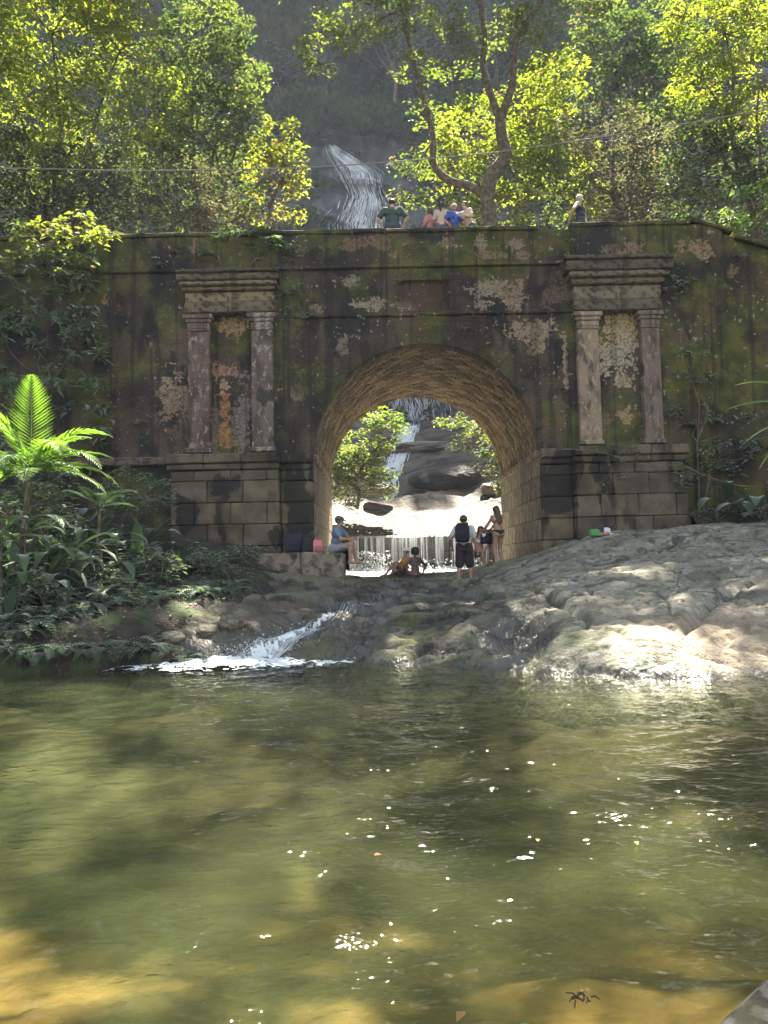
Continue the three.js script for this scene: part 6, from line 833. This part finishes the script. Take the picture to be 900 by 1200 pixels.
person({ label: 'woman in pale patterned shirt and sunglasses leaning over the parapet beside the trunk', h: 1.56, female: true, at: deckAt(551, -20.9), turn: -0.9, hip: [0, 0.93, 0], up: [0, 1, 0.42], feet: feet0, hands: [[-0.15, 1.12, 0.46], [0.15, 1.12, 0.46]], look: [0, -0.3, 1], skin: SK.fair, hair: HAIR.black, top: 'shirt', topC: [0.62, 0.48, 0.36], bottom: 'trousers', botC: [0.1, 0.1, 0.14] });
person({ label: 'grey-haired man in black tank top leaning on the raised end of the parapet', h: 1.72, at: deckAt(681, -20.9), turn: -2.2, hip: [0, 0.93, 0], up: [0, 1, 0.06], feet: feet0, hands: [[-0.32, 1.0, 0.15], [0.3, 1.02, 0.2]], elbow: [[-1, 0, -0.5], [1, 0, -0.5]], look: [-0.15, 0, 1], skin: SK.fair, hair: HAIR.grey, top: 'tank', topC: [0.03, 0.032, 0.045], bottom: 'trousers', botC: [0.05, 0.05, 0.06], hairThick: 0.01 });
stage('people');
// ---------------------------------------------------------------- bags, bottle, cable, kerb, floating leaves
const cloth = (c) => new THREE.MeshPhysicalMaterial({ color: lin(...c), roughness: 0.85, sheen: 0.2, bumpMap: grainAt(6), bumpScale: 0.006 });
function softBox(w, h, d, bulge, seed) { const r = rngOf(seed), g = new THREE.SphereGeometry(1, 26, 20), p = g.attributes.position; for (let i = 0; i < p.count; i++) { const x = p.getX(i), y = p.getY(i), z = p.getZ(i), e = 0.42, f = (v) => Math.sign(v) * Math.pow(Math.abs(v), e), sag = 1 + bulge * (0.5 - y * 0.5), n = 1 + 0.05 * noise2(x * 3 + seed, y * 3 + z * 2); p.setXYZ(i, f(x) * w / 2 * sag * n, f(y) * h / 2, f(z) * d / 2 * sag * n); } g.computeVertexNormals(); return g; }
function backpack(label, pos, turn, c, w, h, d, parent) {
  const t = thing('backpack', label, 'backpack', pos, turn), m = cloth(c), dk = cloth(c.map((k) => k * 0.55));
  const b = obj('bag_body', softBox(w, h, d, 0.12, 3), m, t); b.position.y = h / 2;
  const p = obj('front_pocket', softBox(w * 0.72, h * 0.42, d * 0.4, 0.1, 5), dk, t); p.position.set(0, h * 0.3, d * 0.5);
  const fl = obj('top_flap', softBox(w * 0.84, h * 0.2, d * 0.9, 0, 7), dk, t); fl.position.set(0, h * 0.93, 0);
  for (const s of [-1, 1]) { const g = new GB(), c2 = new THREE.CatmullRomCurve3([V(s * w * 0.22, h * 0.95, -d * 0.45), V(s * w * 0.3, h * 1.04, -d * 0.75), V(s * w * 0.36, h * 0.6, -d * 1.05), V(s * w * 0.36, h * 0.15, -d * 0.5)]).getPoints(12); g.tube(c2, c2.map(() => 0.022), 6); obj('shoulder_strap', g.build(), dk, t); }
  const g = new GB(), lp = new THREE.CatmullRomCurve3([V(-0.05, h, -d * 0.2), V(0, h + 0.07, -d * 0.2), V(0.05, h, -d * 0.2)]).getPoints(8); g.tube(lp, lp.map(() => 0.01), 6); obj('grab_loop', g.build(), dk, t);
  return t;
}
{ const p = P(345, 640, -19.2); backpack('dark navy backpack leaning on the pier above the stone ledge', [p.x, LT, -19.25], 0.15, [0.02, 0.02, 0.035], 0.44, 0.5, 0.22); }
{ const p = P(362, 640, -19.1); backpack('smaller black backpack wedged between the navy and pink bags', [p.x - 0.02, LT, -19.05], -0.1, [0.014, 0.014, 0.02], 0.26, 0.42, 0.2); }
{ const p = P(373, 640, -18.95); backpack('pink patterned bag standing on the stone ledge beside the seated man', [p.x, LT, -18.9], 0.1, [0.62, 0.2, 0.2], 0.23, 0.33, 0.16); }
{ // the pack on the standing man's back
  const h = hiker, c = h.chest.clone().addScaledVector(h.fw, -0.19); const w = h.t.localToWorld(c.clone()); h.t.updateMatrixWorld(true); const q = h.t.localToWorld(h.hip.clone().addScaledVector(h.up, 0.1).addScaledVector(h.fw, -0.235)); backpack('black backpack worn by the man under the arch', [q.x, q.y, q.z], Math.PI - 0.25 + Math.PI, [0.014, 0.014, 0.018], 0.33, 0.46, 0.2); }
{ // dark bag in the standing woman's hands
  lady.t.updateMatrixWorld(true); const q = lady.t.localToWorld(lady.arms[0].wr.clone().lerp(lady.arms[1].wr, 0.4)); const t = thing('tote_bag', 'dark cloth bag with a white trim held by the woman in black bikini', 'bag', [q.x, q.y - 0.36, q.z - 0.02], 0.4);
  const b = obj('bag_body', softBox(0.34, 0.28, 0.16, 0.2, 13), cloth([0.016, 0.018, 0.035]), t); b.position.y = 0.15; const g = new GB(), lp = new THREE.CatmullRomCurve3([V(-0.1, 0.27, 0), V(-0.05, 0.38, 0), V(0.05, 0.38, 0), V(0.1, 0.27, 0)]).getPoints(10); g.tube(lp, lp.map(() => 0.012), 6); obj('handle', g.build(), cloth([0.02, 0.02, 0.03]), t); const e = obj('trim', softBox(0.1, 0.09, 0.03, 0, 17), cloth([0.7, 0.7, 0.72]), t); e.position.set(-0.13, 0.24, 0.07); }
{ // bundle of clothes on the rock
  const p = P(698, 614, -19.3), t = thing('clothes_bundle', 'crumpled green, black and white bundle lying on the rock beside the right pedestal', 'bundle', [p.x, rockH(p.x, -19.0) + 0.0, -19.0]);
  for (const [i, [x, y, z, w, h, d, c]] of [[-0.12, 0.09, 0.03, 0.26, 0.18, 0.22, [0.09, 0.26, 0.07]], [0.03, 0.13, 0, 0.24, 0.2, 0.2, [0.03, 0.03, 0.04]], [0.14, 0.11, -0.02, 0.22, 0.2, 0.2, [0.6, 0.62, 0.66]], [0.1, 0.06, 0.1, 0.22, 0.08, 0.12, [0.45, 0.14, 0.16]], [0.28, 0.04, 0.03, 0.16, 0.05, 0.1, [0.7, 0.68, 0.64]]].entries()) { const g = softBox(w, h, d, 0.2, 30 + i), q2 = g.attributes.position; for (let k = 0; k < q2.count; k++) { const f = 1 + 0.3 * fbm(q2.getX(k) * 14 + i * 5, q2.getY(k) * 14 + q2.getZ(k) * 11, 3); q2.setXYZ(k, q2.getX(k) * f, q2.getY(k) * f, q2.getZ(k) * f); } g.computeVertexNormals(); const m = obj('cloth', g, cloth(c), t); m.position.set(x, y, z); m.rotation.y = i; } }
{ const p = P(440.5, 262, -20.3), y = wallTop(p.x) + 0.125, t = thing('water_bottle', 'clear water bottle standing on the parapet beside the man in green', 'bottle', [p.x, y, -20.25]);
  const prof = [[0, 0], [0.036, 0], [0.038, 0.02], [0.038, 0.15], [0.034, 0.165], [0.016, 0.205], [0.014, 0.225]].map(([a, b]) => new THREE.Vector2(a, b)); obj('bottle_body', new THREE.LatheGeometry(prof, 18), new THREE.MeshPhysicalMaterial({ color: lin(0.9, 0.94, 0.97), roughness: 0.12, transmission: 0.75, thickness: 0 }), t); const c = obj('cap', new THREE.CylinderGeometry(0.016, 0.016, 0.02, 14), std([0.75, 0.77, 0.8]), t); c.position.y = 0.232; }
{ // overhead cable
  const g = new GB(), pts = [[-60, 196], [60, 198], [150, 200], [300, 198], [380, 195], [480, 188], [600, 176], [720, 158], [820, 142], [960, 118]].map(([x, y]) => P(x, y, -22.4)), c = new THREE.CatmullRomCurve3(pts).getPoints(90); g.tube(c, c.map(() => 0.018), 6); tag(obj('cable', g.build(), std([0.22, 0.2, 0.18], { roughness: 0.7 })), 'thin slack cable strung through the trees above the bridge', 'cable'); }
{ // hanging root across the foot of the wall
  const g = new GB(), c = new THREE.CatmullRomCurve3([P(625, 542, -19.6), P(650, 528, -19.35), P(690, 528, -19.3), P(720, 534, -19.3), P(760, 545, -19.25), P(800, 546, -19.0), P(825, 557, -18.9), P(860, 568, -18.7), P(905, 572, -18.5)]).getPoints(50); g.tube(c, c.map((_, i) => 0.014 + 0.004 * Math.sin(i)), 6); tag(obj('hanging_root', g.build(), barkMat), 'thin pale root draped along the cap of the right pedestal', 'root'); }
{ // boulders beyond the weir
  const rock = (label, px, py, z, rx, ry, rz, seed, col, rough = 0.45) => { const g0 = new THREE.IcosahedronGeometry(1, 12), p = g0.attributes.position; for (let i = 0; i < p.count; i++) { const v = V(p.getX(i), p.getY(i), p.getZ(i)), n = 1 + 0.25 * fbm(v.x * 1.3 + seed, v.y * 1.3 + v.z * 0.7, 4) - 0.12 * Math.abs(noise2(v.x * 2 + seed, v.z * 2 + v.y)); p.setXYZ(i, v.x * n, v.y * n * (v.y > 0.5 ? 0.8 : 1), v.z * n); } g0.computeVertexNormals(); const s = -z / 901, o = obj('boulder', g0, new THREE.MeshStandardMaterial({ color: lin(...col), map: stoneT, roughness: rough, bumpMap: grainAt(3), bumpScale: 0.05 })); o.position.copy(P(px, py, z)); o.scale.set(rx * s, ry * s, rz * s); tag(o, label, 'boulder'); };
  rock('big black wet boulder beside the stream beyond the arch', 528, 566, -38, 46, 27, 40, 3, [0.05, 0.044, 0.04], 0.75); rock('pale flat boulder right of the black boulder', 592, 572, -35.5, 30, 12, 24, 8, [0.32, 0.28, 0.24]); rock('pale boulder at the foot of the left bush beyond the arch', 446, 574, -35, 18, 9, 16, 11, [0.4, 0.34, 0.26]); rock('long grey boulder lying across the slab below the lower falls', 498, 527, -46, 48, 12, 30, 15, [0.25, 0.22, 0.21], 0.5);
  const wet = (label, x, z, r, seed) => { const g0 = new THREE.IcosahedronGeometry(1, 5), p = g0.attributes.position; for (let i = 0; i < p.count; i++) { const v = V(p.getX(i), p.getY(i), p.getZ(i)), n = 1 + 0.35 * fbm(v.x * 1.2 + seed, v.y * 1.4 + v.z, 4); p.setXYZ(i, v.x * n * 1.3, v.y * n * 0.7, v.z * n); } g0.computeVertexNormals(); const o = obj('stone', g0, new THREE.MeshStandardMaterial({ color: lin(0.2, 0.18, 0.14), map: stoneT, roughness: 0.7, bumpMap: grainAt(3), bumpScale: 0.02 })); o.position.set(x, rockH(x, z) + r * 0.05, z); o.scale.setScalar(r); o.rotation.y = seed; tag(o, label, 'stone', 'loose stones at the foot of the left bank'); };
  const r = rngOf(123); for (let k = 0; k < 4; k++) { const x = -4.2 + k * 0.45 + r() * 0.2, z = -13.0 - k * 0.2 - r() * 0.3; wet('loose lichen-spotted stone between the left bank and the cascade', x, z, 0.09 + 0.13 * r(), 5 + k); }
}
{ // stone edge of the platform in the near corner
  const a = G(856, 1200, 0.32), b = G(903, 1156, 0.32), d = b.clone().sub(a).normalize(), t = thing('stone_kerb', 'rough stone edging at the near corner of the pool', 'kerb', [a.x, -0.5, a.z], Math.atan2(-d.z, d.x)); for (let k = -1; k < 3; k++) { const m = obj('kerb_stone', chamferBox(0.585, 0.8, 0.4, 0.03, 0.03), stoneMat([0.3, 0.25, 0.2]), t); m.position.set(k * 0.6 + 0.1, 0.42, 0.15); } }
{ // leaves and twigs on the water
  const r = rngOf(5), flo = (label, px, py, s, c) => { const p = G(px, py, 0.012), g = new GB(); for (const e of [0]) leaf(g, V(0, 0, 0), V(1, 0.05, 0), V(0, 1, 0.1), s, s * 0.28, c); const o = obj('fallen_leaf', g.build(), broadMat); o.position.set(p.x, wave(p.x, p.z) + 0.012, p.z); o.rotation.y = r() * 6; tag(o, label, 'leaf', 'leaves floating on the pool'); };
  flo('orange dead leaf floating near the kerb side of the pool', 545, 1183, 0.07, [0.4, 0.18, 0.03]); flo('small lime leaf floating in mid pool', 745, 988, 0.05, [0.4, 0.42, 0.05]); flo('small yellow leaf floating beside a ripple in mid pool', 630, 988, 0.05, [0.45, 0.4, 0.05]); flo('bright green leaf floating at the near edge', 620, 1195, 0.05, [0.08, 0.3, 0.03]); flo('red leaf drifting on the reflection of the arch', 438, 1001, 0.05, [0.35, 0.05, 0.04]);
  const p = G(680, 1171, 0.01), g = new GB(); for (let k = 0; k < 12; k++) { const a = r() * 6.28, l = 0.02 + 0.04 * r(), q2 = V((r() - 0.5) * 0.09, 0.004 * r(), (r() - 0.5) * 0.04); g.tube([q2, q2.clone().add(V(Math.cos(a) * l * 0.5, 0.008, Math.sin(a) * l * 0.5)), q2.clone().add(V(Math.cos(a) * l, 0.003, Math.sin(a) * l))], [0.003, 0.003, 0.002], 5); } const o = obj('twig_cluster', g.build(), std([0.06, 0.03, 0.02])); o.position.set(p.x, wave(p.x, p.z) + 0.012, p.z); tag(o, 'dark brown twig cluster floating near the kerb', 'twig');
}
{ // fallen leaves on soil and rock, and moss tufts on the bank edge
  const r = rngOf(8), g = new GB(); leaf(g, V(0, 0, 0), V(1, 0.1, 0), V(0, 1, 0.2), 0.1, 0.03, [1, 1, 1]); const N = 1400, im = new THREE.InstancedMesh(g.build(), leafMat, N), M = new THREE.Matrix4(), Q = new THREE.Quaternion(), c = new THREE.Color();
  for (let k = 0; k < N; k++) { let x, y, z; if (k < 500) { x = 7.8 + r() * 4; z = -18.5 - r() * 1.5; y = soilRH(x, z); } else if (k < 1150) { x = -8 + r() * 5.2; z = -12.4 - r() * 5; y = Math.max(bankH(x, z), rockH(x, z)); } else { x = -1 + r() * 9; z = -12 - r() * 7.5; y = rockH(x, z); } M.compose(V(x, y + 0.012, z), Q.setFromEuler(new THREE.Euler(r() * 0.5, r() * 6.28, r() * 0.5)), V(1, 1, 1).multiplyScalar(0.5 + r() * 0.8)); im.setMatrixAt(k, M); const f = 0.5 + r() * 0.8; im.setColorAt(k, c.setRGB(0.2 * f, 0.11 * f, 0.05 * f)); }
  im.name = 'leaf_litter'; im.userData = { kind: 'stuff', label: 'brown leaf litter scattered on soil and rock', category: 'leaf litter' }; im.castShadow = im.receiveShadow = true; scene.add(im);
}
stage('small');
renderer.render(scene, camera);
